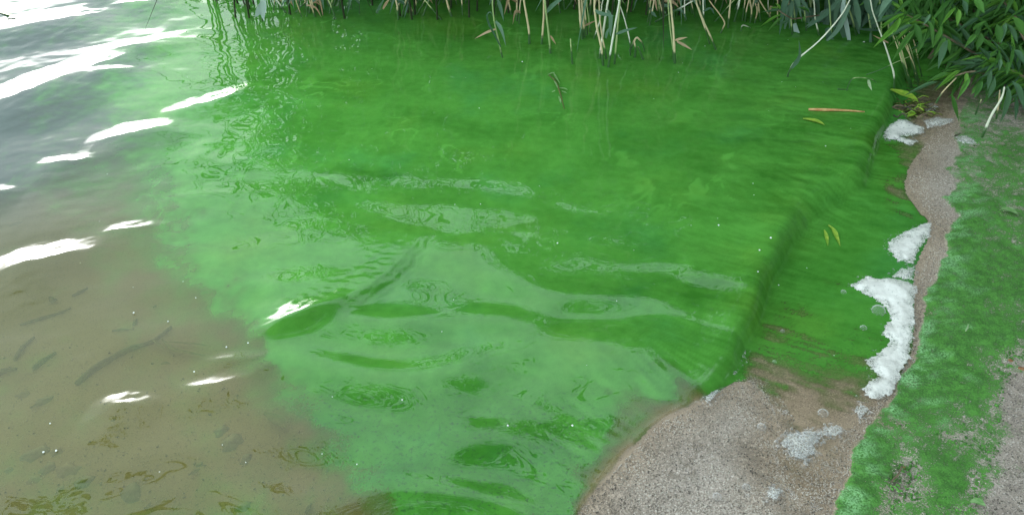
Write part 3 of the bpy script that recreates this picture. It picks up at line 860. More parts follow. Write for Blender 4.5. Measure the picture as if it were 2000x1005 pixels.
def reed(label, stem_px, r=.0045, mat='tan', leaves=(), group=None, top=None, cat='reed', lean_y=0.0, name='reed', under=.06, extra=0, Y0=None):
    """stem_px: pixels from the waterline up; leaves: (pixels, width in px, material)"""
    base = at(*stem_px[0]) if Y0 is None else Vector((at_y(*stem_px[0], Y0)))
    root = empty(name, base, label, cat, group)
    Y = base.y
    W_ = [base] + [at_y(px, py, Y + lean_y * (i + 1)) for i, (px, py) in enumerate(stem_px[1:])]
    if top and len(W_) > 1:
        d = (W_[-1] - W_[-2]).normalized()
        while W_[-1].z < top:
            d = (d + Vector((random.gauss(0, .06), random.gauss(-.02, .06), .03))).normalized()
            W_.append(W_[-1] + d * .22)
    pts = bez(W_, max(8, 4 * len(W_)))
    if under: pts = [pts[0] + (pts[0] - pts[1]).normalized() * under] + pts
    L = [p - base for p in pts]
    n = len(L); r *= .82
    rad = [r * (1.05 - .55 * i / (n - 1)) * (1.18 if i % 4 == 2 else 1) for i in range(n)]
    mb = MB(); mb.tube(L, rad, 6)
    mb.build('stem', M[mat], root)
    for pxs, w, lm in leaves:
        P = bez([at_y(a, b, Y - .004 - .012 * i) - base for i, (a, b) in enumerate(pxs)], 8)
        dist = (base - Vector((0, 0, HC))).length
        mb = MB(); mb.blade(P, w * dist / FPX, (view_n(base) + Vector((random.gauss(0, .3), 0, .4))).normalized(), .3)
        mb.build('leaf', M[lm], root)
    for _ in range(extra):                                     # blades on the part above the picture
        k = random.randint(n // 2, n - 1)
        a = random.uniform(0, 6.28); LL = random.uniform(.2, .4)
        d = Vector((math.cos(a), math.sin(a), 0)); p = L[k]
        mb = MB(); mb.blade(bez([p, p + d * LL * .5 + Vector((0, 0, LL * .3)), p + d * LL + Vector((0, 0, -.05))], 6), random.uniform(.010, .018), Vector((0, 0, 1)), .25)
        mb.build('leaf', M['reed_leaf'], root)
    return root

G_IN = 'reeds standing in the green water'
reed('slim green reed with a looped stem and drooping pale leaves', [(981, 112), (974, 80), (966, 45), (962, 10), (961, -15)], .0035, 'greenstem',
     [([(968, 42), (976, 52), (982, 66), (988, 90)], 7, 'reed_leaf'), ([(969, 57), (950, 64), (927, 76)], 5, 'dry_leaf'), ([(972, 0), (978, 18), (984, 42)], 7, 'reed_leaf'),
      ([(978, 92), (966, 68), (955, 48), (951, 30), (958, 24), (963, 34)], 4, 'reed_leaf')], G_IN, 1.0, extra=2)
reed('lone tan reed with a gently curved stem in open water', [(1034, 85), (1033, 60), (1029, 35), (1023, 0)], .0050, 'tan', (), G_IN, 1.2, extra=3)
reed('tan reed with a blue green blade rising from its stem', [(1058, 86), (1060, 60), (1062, 30), (1062, 0)], .0046, 'tan',
     [([(1066, 26), (1078, 12), (1094, 0), (1110, -12)], 8, 'reed_leaf')], G_IN, 1.1, extra=2)
reed('green reed with a blackened foot beside a tan reed', [(1075, 105), (1073, 78), (1069, 45), (1065, 10), (1063, -10)], .0048, 'greenstem',
     [([(1075, 70), (1080, 78), (1086, 87)], 4, 'dry_leaf')], G_IN, 1.0, extra=2)
reed('broken stump of a green reed standing alone in the water', [(1118, 125), (1116, 100), (1114, 76)], .0042, 'greenstem', (), G_IN)
reed('short mossy reed stub bent over with a pale snapped end', [(1118, 82), (1124, 86), (1132, 90), (1138, 94)], .0030, 'greenstem', (), G_IN, under=0)
for i, (p, lb) in enumerate((([(1137, 77), (1134, 45), (1131, 0)], 'thick tan reed in the bundle, standing outermost'), ([(1142, 74), (1139, 40), (1136, 0)], 'straight tan reed in the middle of the bundle'),
                             ([(1147, 70), (1144, 40), (1141, 0)], 'tan reed at the inner side of the bundle'), ([(1152, 64), (1150, 35), (1146, 0)], 'thin green tinged reed behind the tan bundle'))):
    reed(lb, p, .0056 - .0008 * i, 'tan' if i < 3 else 'greenstem', [([(1140, 52), (1152, 46), (1165, 40)], 4, 'dry_leaf')] if i == 2 else (), G_IN, 1.15, extra=2)
reed('white bleached reed leaning across the main reed clump', [(1171, 115), (1177, 70), (1184, 25), (1188, 0)], .0046, 'pale', (), G_IN, 1.1, extra=2)
reed('kinked tan reed at the front of the main clump', [(1178, 128), (1174, 90), (1167, 60), (1162, 25), (1161, 0)], .0048, 'tan',
     [([(1163, 20), (1172, 26), (1190, 30), (1200, 32)], 7, 'reed_leaf')], G_IN, 1.2, extra=2)
reed('pale green reed with a rusty foot leaning away in the main clump', [(1188, 131), (1195, 85), (1203, 40), (1210, 0)], .0044, 'pale',
     [([(1183, 75), (1187, 62), (1194, 51)], 6, 'reed_leaf')], G_IN, 1.1, extra=2)
reed('slender green reed beside the rusty footed reed', [(1200, 126), (1203, 90), (1207, 45), (1211, 5)], .0038, 'greenstem',
     [([(1203, 67), (1222, 60), (1245, 54)], 6, 'reed_leaf')], G_IN, 1.1, extra=2)
reed('thin tan reed stem half hidden inside the main clump', [(1184, 116), (1181, 95), (1176, 70), (1172, 40), (1170, 0)], .0034, 'tan',
     [([(1186, 20), (1193, 35), (1192, 60), (1193, 72)], 8, 'reed_leaf')], G_IN, 1.0, extra=2)
reed('short pale reed leaf stalk bent at the outer side of the clump', [(1160, 76), (1165, 60), (1171, 42), (1175, 15), (1178, 0)], .0030, 'pale', (), G_IN, .9, extra=1)
reed('thin reed stalk arching down with a hanging pale end', [(1231, 108), (1231, 90), (1228, 70), (1219, 35), (1209, 5), (1204, -20)], .0028, 'pale', (), G_IN, .8)
reed('dead tan reed folded over in a double arch', [(1230, 100), (1236, 86), (1243, 74), (1250, 79), (1256, 88), (1258, 100), (1254, 114)], .0046, 'tan', (), G_IN)
reed('dead reed stub hanging under the folded arch', [(1240, 112), (1241, 96), (1239, 81)], .0050, 'tan', (), G_IN)
reed('dead reed stub tilted outward under the folded arch', [(1256, 117), (1251, 103), (1246, 91)], .0050, 'tan', (), G_IN)
reed('green footed reed with two snapped tan side stalks', [(1318, 124), (1317, 95), (1315, 60), (1312, 30), (1309, 0)], .0050, 'tan',
     [([(1318, 79), (1330, 76), (1343, 73)], 5, 'dry_leaf'), ([(1322, 81), (1337, 89), (1352, 98)], 5, 'dry_leaf')], G_IN, 1.1, extra=2)
reed('thin green reed twin close against the snapped stalk reed', [(1315, 118), (1314, 92), (1309, 55), (1306, 20), (1305, 0)], .0034, 'greenstem', (), G_IN, 1.0, extra=2)
reed('long fallen tan reed slanting into the water', [(1398, 97), (1388, 72), (1376, 46), (1366, 20), (1358, -6)], .0040, 'tan', (), G_IN, .6)
reed('second fallen tan reed slanting close under the long one', [(1386, 86), (1379, 62), (1370, 36), (1361, 10), (1356, -10)], .0032, 'tan', (), G_IN, .6)
reed('pale dead reed lying slantwise across the green stems', [(1279, 43), (1300, 31), (1325, 18), (1348, 5)], .0044, 'pale', (), G_IN, .35, under=0)
reed('hooked tan reed with its tip bent back to the water', [(1407, 66), (1412, 55), (1415, 44), (1404, 26), (1390, 8), (1380, -8)], .0032, 'tan', (), G_IN, .6)
reed('single upright tan reed in the dark gap by the bush', [(1422, 56), (1424, 30), (1427, 0)], .0042, 'tan', (), G_IN, 1.1, extra=2)
for i, (p, lb) in enumerate((([(1455, 42), (1458, 20), (1463, 0)], 'tan reed leaning out at the edge of the trio'), ([(1465, 45), (1468, 20), (1464, -5)], 'tan reed in the middle of the trio'),
                             ([(1474, 45), (1479, 20), (1472, -5)], 'tan reed of the trio nearest the willow sprig'))):
    reed(lb, p, .0036, 'tan', (), G_IN, .9, extra=1)
reed('stub of reed poking out with a side spur in the dark gap', [(1447, 62), (1450, 50), (1460, 52), (1466, 55)], .0028, 'pale', (), G_IN)
reed('broad bluish reed blades bent down into the water', [(512, 42), (512, 25), (514, 8), (517, -10)], .0032, 'greenstem',
     [([(514, -8), (514, 14), (513, 28), (516, 42)], 12, 'pale_blade'), ([(513, 4), (505, 22), (498, 34)], 12, 'pale_blade')], G_IN, .9)
reed('yellow reed bent sharply at the waterline', [(651, 38), (654, 33), (647, 14), (641, 0)], .0042, 'greenstem', (), G_IN, 1.0, extra=1)
reed('tan reed stem with a dark drowned lower end', [(882, 33), (876, 15), (872, 0)], .0056, 'tan', (), G_IN, 1.1, extra=2, under=.10)
reed('thin dark stalk slanting across the water by the tan reed', [(862, 39), (846, 20), (828, -2)], .0036, 'greenstem', (), G_IN, .5)
reed('reed with crossed dead blades by the water', [(778, 38), (776, 18), (773, 0)], .0044, 'tan',
     [([(735, 26), (743, 10), (752, -6)], 5, 'reed_leaf'), ([(748, 18), (755, 6), (764, -6)], 5, 'dry_leaf')], G_IN, 1.0, extra=2)
# the crowded back row
rnd = random.Random(4)
MARK = ['beside the bluish bent blades', 'past the bluish bent blades', 'by the yellow bent reed', 'just past the yellow bent reed', 'before the crossed blades', 'by the crossed blades', 'past the crossed blades', 'behind the drowned end reed', 'past the drowned end reed', 'behind the looped green reed', 'behind the lone curved reed', 'behind the black footed reed', 'behind the tan bundle', 'behind the main clump', 'past the main clump', 'behind the folded arch', 'before the snapped stalk reed', 'behind the snapped stalk reed', 'behind the fallen tan reeds', 'by the dark gap', 'behind the trio of tan reeds', 'behind the willow sprig']
spots = [(560, 18, 5), (590, 22, 14), (610, 14, 8), (655, 8, 3), (690, 10, 5), (775, 12, 7), (820, 10, 6), (880, 14, 7), (900, 20, 5), (960, 12, 4), (1010, 8, 4), (1100, 10, 6), (1125, 14, 5), (1165, 16, 8),
         (1205, 14, 7), (1270, 20, 8), (1300, 22, 9), (1340, 22, 8), (1375, 18, 8), (1440, 20, 6), (1490, 20, 6), (1530, 14, 5)]
for si_, (cx, sp, n) in enumerate(spots):
    for _ in range(n):
        bx = rnd.gauss(cx, sp); by = rnd.uniform(-8, 34 if cx < 1000 else 52)
        if 1230 < bx < 1262: by = min(by, 15)
        k = rnd.choices(('tan', 'pale', 'greenstem'), (.62, .18, .2))[0]
        l = rnd.gauss(0, .13) if rnd.random() < .65 else rnd.gauss(0, .45)
        p = [(bx, by), (bx + l * 40 + rnd.gauss(0, 3), by - 40), (bx + l * 90, by - 90)]
        lv = []
        if rnd.random() < .75:
            dx = rnd.choice((-1, 1)) * rnd.uniform(10, 30)
            y0 = by - rnd.uniform(15, 50)
            lv = [([(bx + l * 20, y0), (bx + dx * .6, y0 - rnd.uniform(-6, 12)), (bx + dx, y0 + rnd.uniform(5, 26))], rnd.uniform(4, 7), rnd.choice(('reed_leaf', 'dry_leaf', 'reed_leaf')))]
        r_ = rnd.uniform(.0020, .0043)
        tilt = 'upright' if abs(l) < .05 else ('leaning' if abs(l) < .14 else 'strongly slanting')
        lab = f"{'stout' if r_ > .0037 else 'slim' if r_ > .0029 else 'hair thin'} {tilt} {dict(tan='tan', pale='bleached', greenstem='green')[k]} reed{' with a side blade' if lv else ''} {MARK[si_]}"
        reed(lab, p, r_, k, lv, 'back row reeds ' + MARK[si_] if False else 'reeds crowded in the shady back row', rnd.uniform(.6, 1.25), extra=1)

# reeds with long hanging blades between the back row and the willow
G_HB = 'leafy reeds beside the willow'
reed('leafy reed whose pale stem bends down to the water in front of the bush', [(1538, 150), (1541, 140), (1555, 118), (1600, 80), (1640, 34), (1662, -4)], .0036, 'pale',
     [([(1546, 133), (1556, 120), (1562, 105), (1560, 78)], 8, 'reed_leaf')], G_HB, .6)
for lb, st, lv in (
    ('leafy reed with one long white blade hanging to the water', [(1672, 70), (1664, 35), (1650, -5)], [([(1650, -5), (1646, 18), (1653, 50), (1660, 90), (1666, 155)], 9, 'pale_blade'), ([(1636, 40), (1650, 75), (1662, 105)], 9, 'reed_leaf')]),
    ('leafy reed with a narrow pale blade dipping its tip', [(1600, 70), (1592, 35), (1588, -5)], [([(1595, 72), (1600, 110), (1602, 160)], 8, 'pale_blade'), ([(1640, 0), (1610, 30), (1575, 56)], 9, 'reed_leaf')]),
    ('leafy reed with a twisted grey green blade drooping by the sprig', [(1556, 60), (1552, 30), (1548, -5)], [([(1552, 46), (1558, 72), (1561, 85), (1557, 112)], 11, 'pale_blade'), ([(1547, -4), (1546, 30), (1541, 58)], 7, 'reed_leaf')]),
    ('leafy reed with a wide shadowed blade standing in the water', [(1625, 75), (1622, 40), (1618, -5)], [([(1615, 55), (1622, 85), (1632, 118), (1636, 150)], 14, 'reed_leaf'), ([(1660, 10), (1635, 60), (1605, 88)], 9, 'reed_leaf')]),
    ('leafy reed with a submerged tipped blade under the bent stem', [(1575, 60), (1572, 30), (1570, -5)], [([(1565, 108), (1570, 126), (1584, 153)], 10, 'reed_leaf'), ([(1612, 20), (1590, 40), (1572, 54)], 8, 'reed_leaf'), ([(1580, 80), (1585, 115), (1590, 145)], 12, 'reed_leaf')]),
    ('leafy reed with crossed dark blades in the deepest shade', [(1705, 80), (1698, 40), (1692, -5)], [([(1670, 0), (1676, 30), (1680, 58)], 10, 'reed_leaf'), ([(1720, 60), (1690, 58), (1672, 58)], 5, 'reed_leaf'), ([(1700, 65), (1701, 95), (1712, 146)], 5, 'reed_leaf'), ([(1690, 0), (1700, 20), (1708, 38)], 14, 'reed_leaf')]),
    ('leafy reed leaning against the willow with a pale tan foot', [(1746, 172), (1746, 146), (1740, 124), (1727, 84), (1712, 44), (1700, 0)], [([(1735, 84), (1722, 78), (1703, 68)], 4, 'dry_leaf'), ([(1740, 0), (1725, 20), (1716, 44)], 12, 'reed_leaf'), ([(1745, -10), (1730, 5), (1715, 34)], 12, 'reed_leaf')]),
):
    reed(lb, st, .0036, 'pale' if 'pale' in lb else 'greenstem', lv, G_HB, .7 if len(st) < 5 else .5)
rnd = random.Random(9)
for i in range(26):
    bx, by = rnd.uniform(1535, 1760), rnd.uniform(20, 85)
    lv = []
    for _ in range(4):
        x0, y0 = bx + rnd.uniform(-12, 12), rnd.uniform(-30, 30)
        dx = rnd.uniform(-34, 34)
        lv.append(([(x0, y0), (x0 + dx * .5, y0 + rnd.uniform(6, 24)), (x0 + dx, y0 + rnd.uniform(36, 78))], rnd.uniform(7, 13), 'reed_leaf'))
    reed(f"shaded leafy reed, {'short' if i % 3 == 0 else 'long' if i % 3 == 1 else 'crossing'} blades {['beside the bent pale stem', 'near the narrow blade', 'near the white blade', 'beside the leaning reed'][min(3, int((bx - 1535) / 56.3))]}{' at the back' if by < 50 else ''}", [(bx, by), (bx - rnd.uniform(-8, 8), by - 50), (bx - rnd.uniform(-15, 15), by - 110)], .0036, 'greenstem', lv, 'shaded leafy reeds beside the willow', .9)
rnd = random.Random(19)
for i in range(9):
    bx, by = 1772 + 6 * (i % 5) + rnd.uniform(-3, 3), 118 + rnd.uniform(0, 44)
    reed(f"{['straw coloured', 'thin tan', 'yellowish'][i // 3] if i % 3 else 'green'} stalk in the sheaf under the willow leaves", [(bx, by), (bx - 8 - rnd.uniform(0, 6), by - 40), (bx - 22 - rnd.uniform(-4, 16), by - 80)], .0026, 'tan' if i % 3 else 'greenstem', (), 'sheaf of stalks under the willow', Y0=2.5)
reed('long green stalk lying across the sheaf of straw', [(1692, 146), (1720, 136), (1745, 124), (1778, 110)], .0022, 'greenstem', (), G_HB, Y0=2.48, under=0)
reed('pale dry stalk poking out of the willow down to the sand', [(1828, 202), (1838, 184), (1850, 170), (1868, 152)], .0036, 'tan', (), 'dry stalks below the willow', Y0=2.22, under=0)
reed('long grey tan reed stalk leaning from the algae strip into the willow', [(1918, 268), (1936, 226), (1956, 192), (1962, 170)], .0048, 'pale', (), 'dry stalks below the willow', Y0=2.02, under=0)
reed('reddish dead stalk hanging below the willow beside grey leaves', [(1946, 232), (1950, 205), (1953, 176)], .0040, 'tan', (), 'dry stalks below the willow', Y0=2.2, under=0)
reed('curled dead tan leaf stalk under the dark willow tips', [(1905, 224), (1911, 208), (1917, 194)], .0034, 'tan', (), 'dry stalks below the willow', Y0=2.25, under=0)
reed('bent green stalk bridge standing in the dark water', [(1653, 178), (1660, 160), (1671, 152), (1700, 154), (1712, 162)], .0024, 'greenstem', [([(1696, 156), (1698, 166), (1703, 177)], 6, 'palebit')], G_HB)
reed('straight yellow green stalk floating flat under the bent bridge', [(1636, 174), (1665, 176), (1694, 178)], .0024, 'greenstem', (), G_HB, Y0=at(1665, 176).y, under=0)

# ------------------------------------------------------------------ willow bush
def leaf_mesh(name, mat, curl, wav):
    n = 7; V, Fc = [], []
    for i in range(n):
        t = i / (n - 1)
        w = .5 * (math.sin(math.pi * (t ** .75)) ** 1.15) if 0 < t < 1 else .01
        z = -curl * t * t + .02 * math.sin(t * 9) * wav
        V += [(-w, t, z + w * .28), (0, t, z), (w, t, z + w * .28)]
    for i in range(n - 1):
        Fc += [(3 * i, 3 * i + 1, 3 * i + 4, 3 * i + 3), (3 * i + 1, 3 * i + 2, 3 * i + 5, 3 * i + 4)]
    me = bpy.data.meshes.new(name); me.from_pydata(V, [], Fc)
    me.polygons.foreach_set('use_smooth', [True] * len(Fc)); me.materials.append(mat)
    return me
LM = {k: [leaf_mesh('leaf', M[k], c, w) for c, w in ((.02, .5), (.12, 1), (.22, 1))] for k in ('willow', 'willow_light', 'willow_blue')}
bush_base = Vector((1.95, 2.75, terr1(1.95, 2.75)))
bush = empty('willow_bush', bush_base, 'bushy willow with lance shaped leaves overhanging the bank', 'bush')

def leaf_matrix(a, b, width, tw):
    d = b - a; L = d.length; d = d.normalized()
    n = (view_n(a) * .7 + Vector((random.gauss(0, tw), random.gauss(0, tw), .8))).normalized()
    x = d.cross(n).normalized(); n = x.cross(d)
    return Matrix(((x.x * width, d.x * L, n.x * L, a.x), (x.y * width, d.y * L, n.y * L, a.y), (x.z * width, d.z * L, n.z * L, a.z), (0, 0, 0, 1)))

def bush_leaf(a, b, wpx, kind, parent=bush, tw=.25):
    me = random.choice(LM[kind])
    o = link('leaf', me, parent)
    dist = (a - Vector((0, 0, HC))).length
    m = leaf_matrix(a, b, .64 * wpx * dist / FPX, tw)
    o.matrix_basis = Matrix.Translation(-parent.location) @ m
    return o

G_, B_, D_ = 'willow_light', 'willow_blue', 'willow'
AUTH = [(1769, 27, 1716, 51, 9, G_), (1757, 34, 1747, 68, 8, G_), (1758, 48, 1709, 87, 15, G_), (1800, 30, 1770, 46, 11, D_), (1775, 42, 1756, 76, 12, G_), (1787, 46, 1800, 90, 17, D_),
        (1787, 58, 1742, 118, 15, D_), (1782, 50, 1735, 72, 12, B_), (1867, 15, 1838, 50, 10, G_), (1872, 18, 1870, 52, 13, G_), (1902, -4, 1923, 27, 19, D_), (1817, 28, 1803, 50, 9, B_),
        (1946, 48, 1953, 86, 22, D_), (1965, 45, 1955, 82, 13, B_), (1966, 46, 1988, 86, 13, B_), (1978, 33, 2002, 72, 21, D_), (1906, 68, 1884, 92, 13, D_), (1916, 64, 1907, 100, 19, D_),
        (1850, 78, 1831, 132, 18, B_), (1846, 72, 1826, 108, 13, D_), (1850, 75, 1856, 104, 12, D_), (1905, 127, 1864, 127, 9, B_), (1980, 97, 2004, 126, 16, B_), (1920, 122, 1893, 114, 6, B_),
        (1876, 138, 1829, 171, 12, G_), (1852, 144, 1811, 158, 12, D_), (1888, 142, 1886, 165, 11, G_), (1889, 160, 1874, 180, 10, G_), (1937, 138, 1928, 177, 12, B_), (1943, 150, 1930, 195, 13, B_),
        (1919, 158, 1902, 192, 14, D_), (1946, 146, 1959, 171, 17, B_), (1966, 165, 1962, 244, 15, B_), (1976, 158, 2004, 214, 18, B_), (1983, 186, 1983, 236, 10, B_), (1953, 115, 1951, 139, 11, B_),
        (1969, 122, 1967, 144, 12, D_), (1900, 60, 1925, 40, 12, D_), (1930, 118, 1912, 92, 8, B_), (1925, 120, 1945, 96, 9, D_), (1880, 0, 1889, 30, 14, B_), (1912, 38, 1872, 56, 12, B_),
        (1890, 130, 1858, 118, 8, B_), (1895, 152, 1868, 196, 12, D_), (1908, 168, 1897, 185, 9, D_), (1858, 182, 1874, 240, 11, D_), (1832, 160, 1764, 188, 9, B_), (1810, 40, 1828, 92, 13, D_),
        (1824, 36, 1806, 84, 12, D_), (1808, 62, 1790, 108, 14, D_), (1838, 50, 1822, 96, 13, D_)]
for ax_, ay_, bx_, by_, w_, k_ in AUTH:
    yy = 2.30 + random.uniform(-.06, .06)
    if by_ > 180: yy = 2.14
    bush_leaf(at_y(ax_, ay_, yy), at_y(bx_, by_, yy - random.uniform(0, .05)), w_, k_)
# branches with their own leaves
rb = random.Random(31)
BR = [([(1990, 120), (1940, 60), (1890, 10), (1860, -30)], 2.55), ([(2040, 130), (1960, 90), (1900, 60), (1840, 30)], 2.5), ([(2020, 160), (1960, 110), (1925, 122), (1880, 140)], 2.35), ([(1960, 140), (1880, 90), (1810, 50), (1765, 26)], 2.45),
      ([(2050, 90), (1990, 40), (1950, -10)], 2.5), ([(2060, 190), (2000, 150), (1960, 130)], 2.3), ([(2050, 60), (1980, 10), (1930, -40)], 2.7), ([(1950, 100), (1870, 50), (1820, 0), (1790, -50)], 2.65),
      ([(2060, 140), (2010, 90), (1985, 50)], 2.35), ([(2000, 100), (1930, 80), (1870, 80), (1835, 70)], 2.5), ([(2030, 40), (1960, 0), (1900, -30)], 2.55), ([(1940, 150), (1900, 140), (1860, 150)], 2.35), ([(1900, 60), (1830, 10), (1770, -30)], 2.6)]
bm_ = MB()
nleaf = 0
for pl, yy in BR:
    P = bez([at_y(x, y, yy + .02 * i) for i, (x, y) in enumerate(pl)], 14)
    bm_.tube([p - bush_base for p in P], [.006 * (1 - .7 * i / (len(P) - 1)) for i in range(len(P))], 6)
    for i in range(2, len(P)):
        d = (P[i] - P[i - 1]).normalized()
        for sgn in (-1, 1, rb.choice((-1, 1))):
            if nleaf >= 245: break
            side = d.cross(Vector((0, -1, .3))).normalized() * sgn
            e = (d * .7 + side * rb.uniform(.3, .9) + Vector((0, -.15, -rb.uniform(.1, .9)))).normalized()
            L = rb.uniform(.075, .125)
            k = rb.choices((D_, B_, G_), (.52, .20, .28))[0]
            bush_leaf(P[i], P[i] + e * L, rb.uniform(7.5, 11), k, tw=.5); nleaf += 1
for pl in ([(1850, 240), (1900, 100), (1930, 10), (1940, -60)], [(1890, 225), (1960, 120), (1990, 0)], [(1950, 230), (2010, 120), (2030, -20)], [(1846, 60), (1848, 30), (1843, -10)], [(1800, 140), (1840, 70), (1850, 0)]):
    P = bez([at_y(x, y, 2.72) for x, y in pl], 10)
    bm_.tube([p - bush_base for p in P], [.010 * (1 - .6 * i / (len(P) - 1)) for i in range(len(P))], 6)
bm_.build('branch', M['twig'], bush)
mb = MB(); r2 = random.Random(55)
for i in range(3400):                                           # the leaves too many to pick apart
    t = r2.random()
    if t < .62: px_c, py_c, yy = r2.uniform(1790, 2080), r2.uniform(-70, 150), r2.uniform(2.50, 3.1)
    elif t < .8: px_c, py_c, yy = r2.uniform(1720, 1990), r2.uniform(-60, 60), r2.uniform(2.75, 3.3)
    else: px_c, py_c, yy = r2.uniform(1930, 2080), r2.uniform(80, 190), r2.uniform(2.35, 2.7)
    if px_c < 1860 and py_c > 40 + (px_c - 1790) * .9: continue
    p = at_y(px_c, py_c, yy)
    if p.z < .05: continue
    e = Vector((r2.gauss(-.3, .5), r2.gauss(-.3, .4), r2.gauss(-.5, .4))).normalized()
    L = r2.uniform(.05, .11)
    mb.blade(bez([p - bush_base, p + e * L * .5 - bush_base, p + e * L + Vector((0, 0, -.015)) - bush_base], 3), r2.uniform(.010, .017), Vector((r2.gauss(0, .5), -.5, .8)).normalized(), .25, .2, .45)
for i in range(1500):                                           # upper storey, out of the picture but mirrored in the water
    p = Vector((r2.uniform(1.1, 3.0), r2.uniform(2.5, 3.6), r2.uniform(1.0, 1.9)))
    e = Vector((r2.gauss(0, .5), r2.gauss(0, .5), r2.gauss(-.4, .4))).normalized(); L = r2.uniform(.08, .14)
    mb.blade([p - bush_base, p + e * L * .5 - bush_base, p + e * L - bush_base], .028, Vector((r2.gauss(0, .5), -.5, .8)).normalized(), .25, .2, .45)
o = mb.build('foliage', M['willow'], bush); o['kind'] = 'stuff'
# a willow sprig over the dark water
sp_b = at_y(1545, 36, 2.75)
sprig = empty('willow_sprig', sp_b, 'small willow sprig reaching out over the dark green water', 'sprig')
mb = MB(); mb.tube([p - sp_b for p in bez([at_y(1600, 30, 2.8), at_y(1560, 36, 2.77), sp_b, at_y(1520, 20, 2.74)], 8)], .0025, 5)
mb.build('twig', M['twig'], sprig)
for a, b, c, d, w, k in ((1528, 22, 1489, 22, 6, B_), (1524, 20, 1514, 6, 6, G_), (1526, 29, 1485, 52, 8, G_), (1530, 34, 1500, 61, 9, D_), (1542, 42, 1520, 48, 9, B_), (1520, 18, 1503, 14, 5, G_), (1571, 32, 1570, 42, 7, D_), (1580, 26, 1562, 10, 7, D_)):
    bush_leaf(at_y(a, b, 2.75), at_y(c, d, 2.73), w, k, sprig)

# ------------------------------------------------------------------ foam
def foam(label, poly, hmax=.012, thin=0.0, nb=120, group='foam left along the swash', rag=.013, z_on=None, bub=(.0008, .0028)):
    P = [tuple(at_ground(*p).xy) for p in poly]
    c = np.mean(P, 0)
    base = Vector((c[0], c[1], terr1(*c)))
    root = empty('foam_patch', base, label, 'foam', group)
    seed = int(poly[0][0] * 7 + poly[0][1]) % 1000
    x0, y0 = np.min(P, 0) - .02; x1, y1 = np.max(P, 0) + .02
    st = .0028
    X_, Y_ = np.meshgrid(np.arange(x0, x1, st), np.arange(y0, y1, st))
    d, _, _ = poly_sd(X_, Y_, P + [P[0]])
    ins_ = inside(X_, Y_, P)
    d = np.where(ins_, np.abs(d), -np.abs(d)) + rag * fbm(X_ * 38, Y_ * 38, seed, 4, .65)
    T_, _ = terrain(X_, Y_)
    th = hmax * np.sqrt(np.clip(d / .028, 0, 1)) * (1 + .35 * fbm(X_ * 30, Y_ * 30, seed + 3, 3))
    Zt = T_ + .0030 + th
    tn = np.clip(1 - d / .055 + .4 * fbm(X_ * 25, Y_ * 25, seed + 9, 3), 0, 1) * .8 + thin
    ny, nx = X_.shape
    idx = np.arange(ny * nx).reshape(ny, nx)
    q = np.stack([idx[:-1, :-1], idx[:-1, 1:], idx[1:, 1:], idx[1:, :-1]], -1)
    k = (d > 0); k = k[:-1, :-1] & k[:-1, 1:] & k[1:, 1:] & k[1:, :-1]
    q = q[k]
    if len(q):
        u = np.unique(q); rm = np.full(ny * nx, -1); rm[u] = np.arange(len(u))
        V_ = np.stack([X_.ravel()[u] - base.x, Y_.ravel()[u] - base.y, Zt.ravel()[u] - base.z], -1)
        link('froth', mesh_np('froth', V_, rm[q], M['foam'], True, dict(thin=tn.ravel()[u])), root)
    rg = random.Random(seed)
    mb = MB(); n = 0; tries = 0
    while n < nb and tries < 40000:
        tries += 1
        i, j = rg.randrange(ny), rg.randrange(nx)
        dd = d[i, j]
        if -.010 < dd < .012 or (dd > .012 and rg.random() < .10 + thin * .5):
            if dd < 0 and rg.random() > .35: continue
            r_ = rg.uniform(*bub) * (1.5 if rg.random() < .06 else 1)
            z = (Zt[i, j] if dd > 0 else T_[i, j] + .003) - base.z
            dome(mb, (X_[i, j] - base.x, Y_[i, j] - base.y, z), r_); n += 1
    o = mb.build('bubbles', M['bubble'], root); o['kind'] = 'stuff'
    return root

def dome(mb, c, r, seg=7, rings=2):
    V, Fc = [], []
    for k in range(rings):
        a = math.pi / 2 * k / rings
        for s_ in range(seg):
            b = 2 * math.pi * s_ / seg
            V.append((c[0] + r * math.cos(a) * math.cos(b), c[1] + r * math.cos(a) * math.sin(b), c[2] + r * math.sin(a) * .85))
    V.append((c[0], c[1], c[2] + r * .85))
    for k in range(rings - 1):
        for s_ in range(seg):
            s2 = (s_ + 1) % seg
            Fc.append((k * seg + s_, k * seg + s2, (k + 1) * seg + s2, (k + 1) * seg + s_))
    for s_ in range(seg): Fc.append(((rings - 1) * seg + s_, (rings - 1) * seg + (s_ + 1) % seg, len(V) - 1))
    mb.add(V, Fc)

foam('largest white foam mass with a pointed lobe, lying against the algae strip',
     [(1656, 558), (1690, 543), (1730, 545), (1770, 552), (1792, 562), (1786, 600), (1785, 650), (1778, 692), (1758, 740), (1742, 772), (1715, 782), (1682, 774), (1688, 748),
      (1712, 736), (1686, 704), (1714, 690), (1738, 668), (1718, 652), (1736, 628), (1733, 606), (1710, 588), (1682, 574)], .0065, 0, 420, bub=(.0007, .0022))
foam('white foam tongue narrowing upward beside the bare sand gap', [(1822, 432), (1818, 462), (1796, 486), (1784, 518), (1754, 512), (1734, 494), (1730, 474), (1762, 456), (1798, 440)], .0055, .08, 220, bub=(.0007, .0022))
foam('small greenish foam wedge between the tongue and the largest mass', [(1737, 542), (1758, 526), (1784, 522), (1783, 549), (1760, 547)], .006, .2, 120)
foam('creamy foam heap caught against the weed litter', [(1724, 266), (1732, 248), (1752, 236), (1772, 236), (1784, 246), (1804, 252), (1806, 264), (1782, 268), (1762, 270), (1792, 280), (1776, 287), (1748, 277), (1726, 275)], .010, .04, 260)
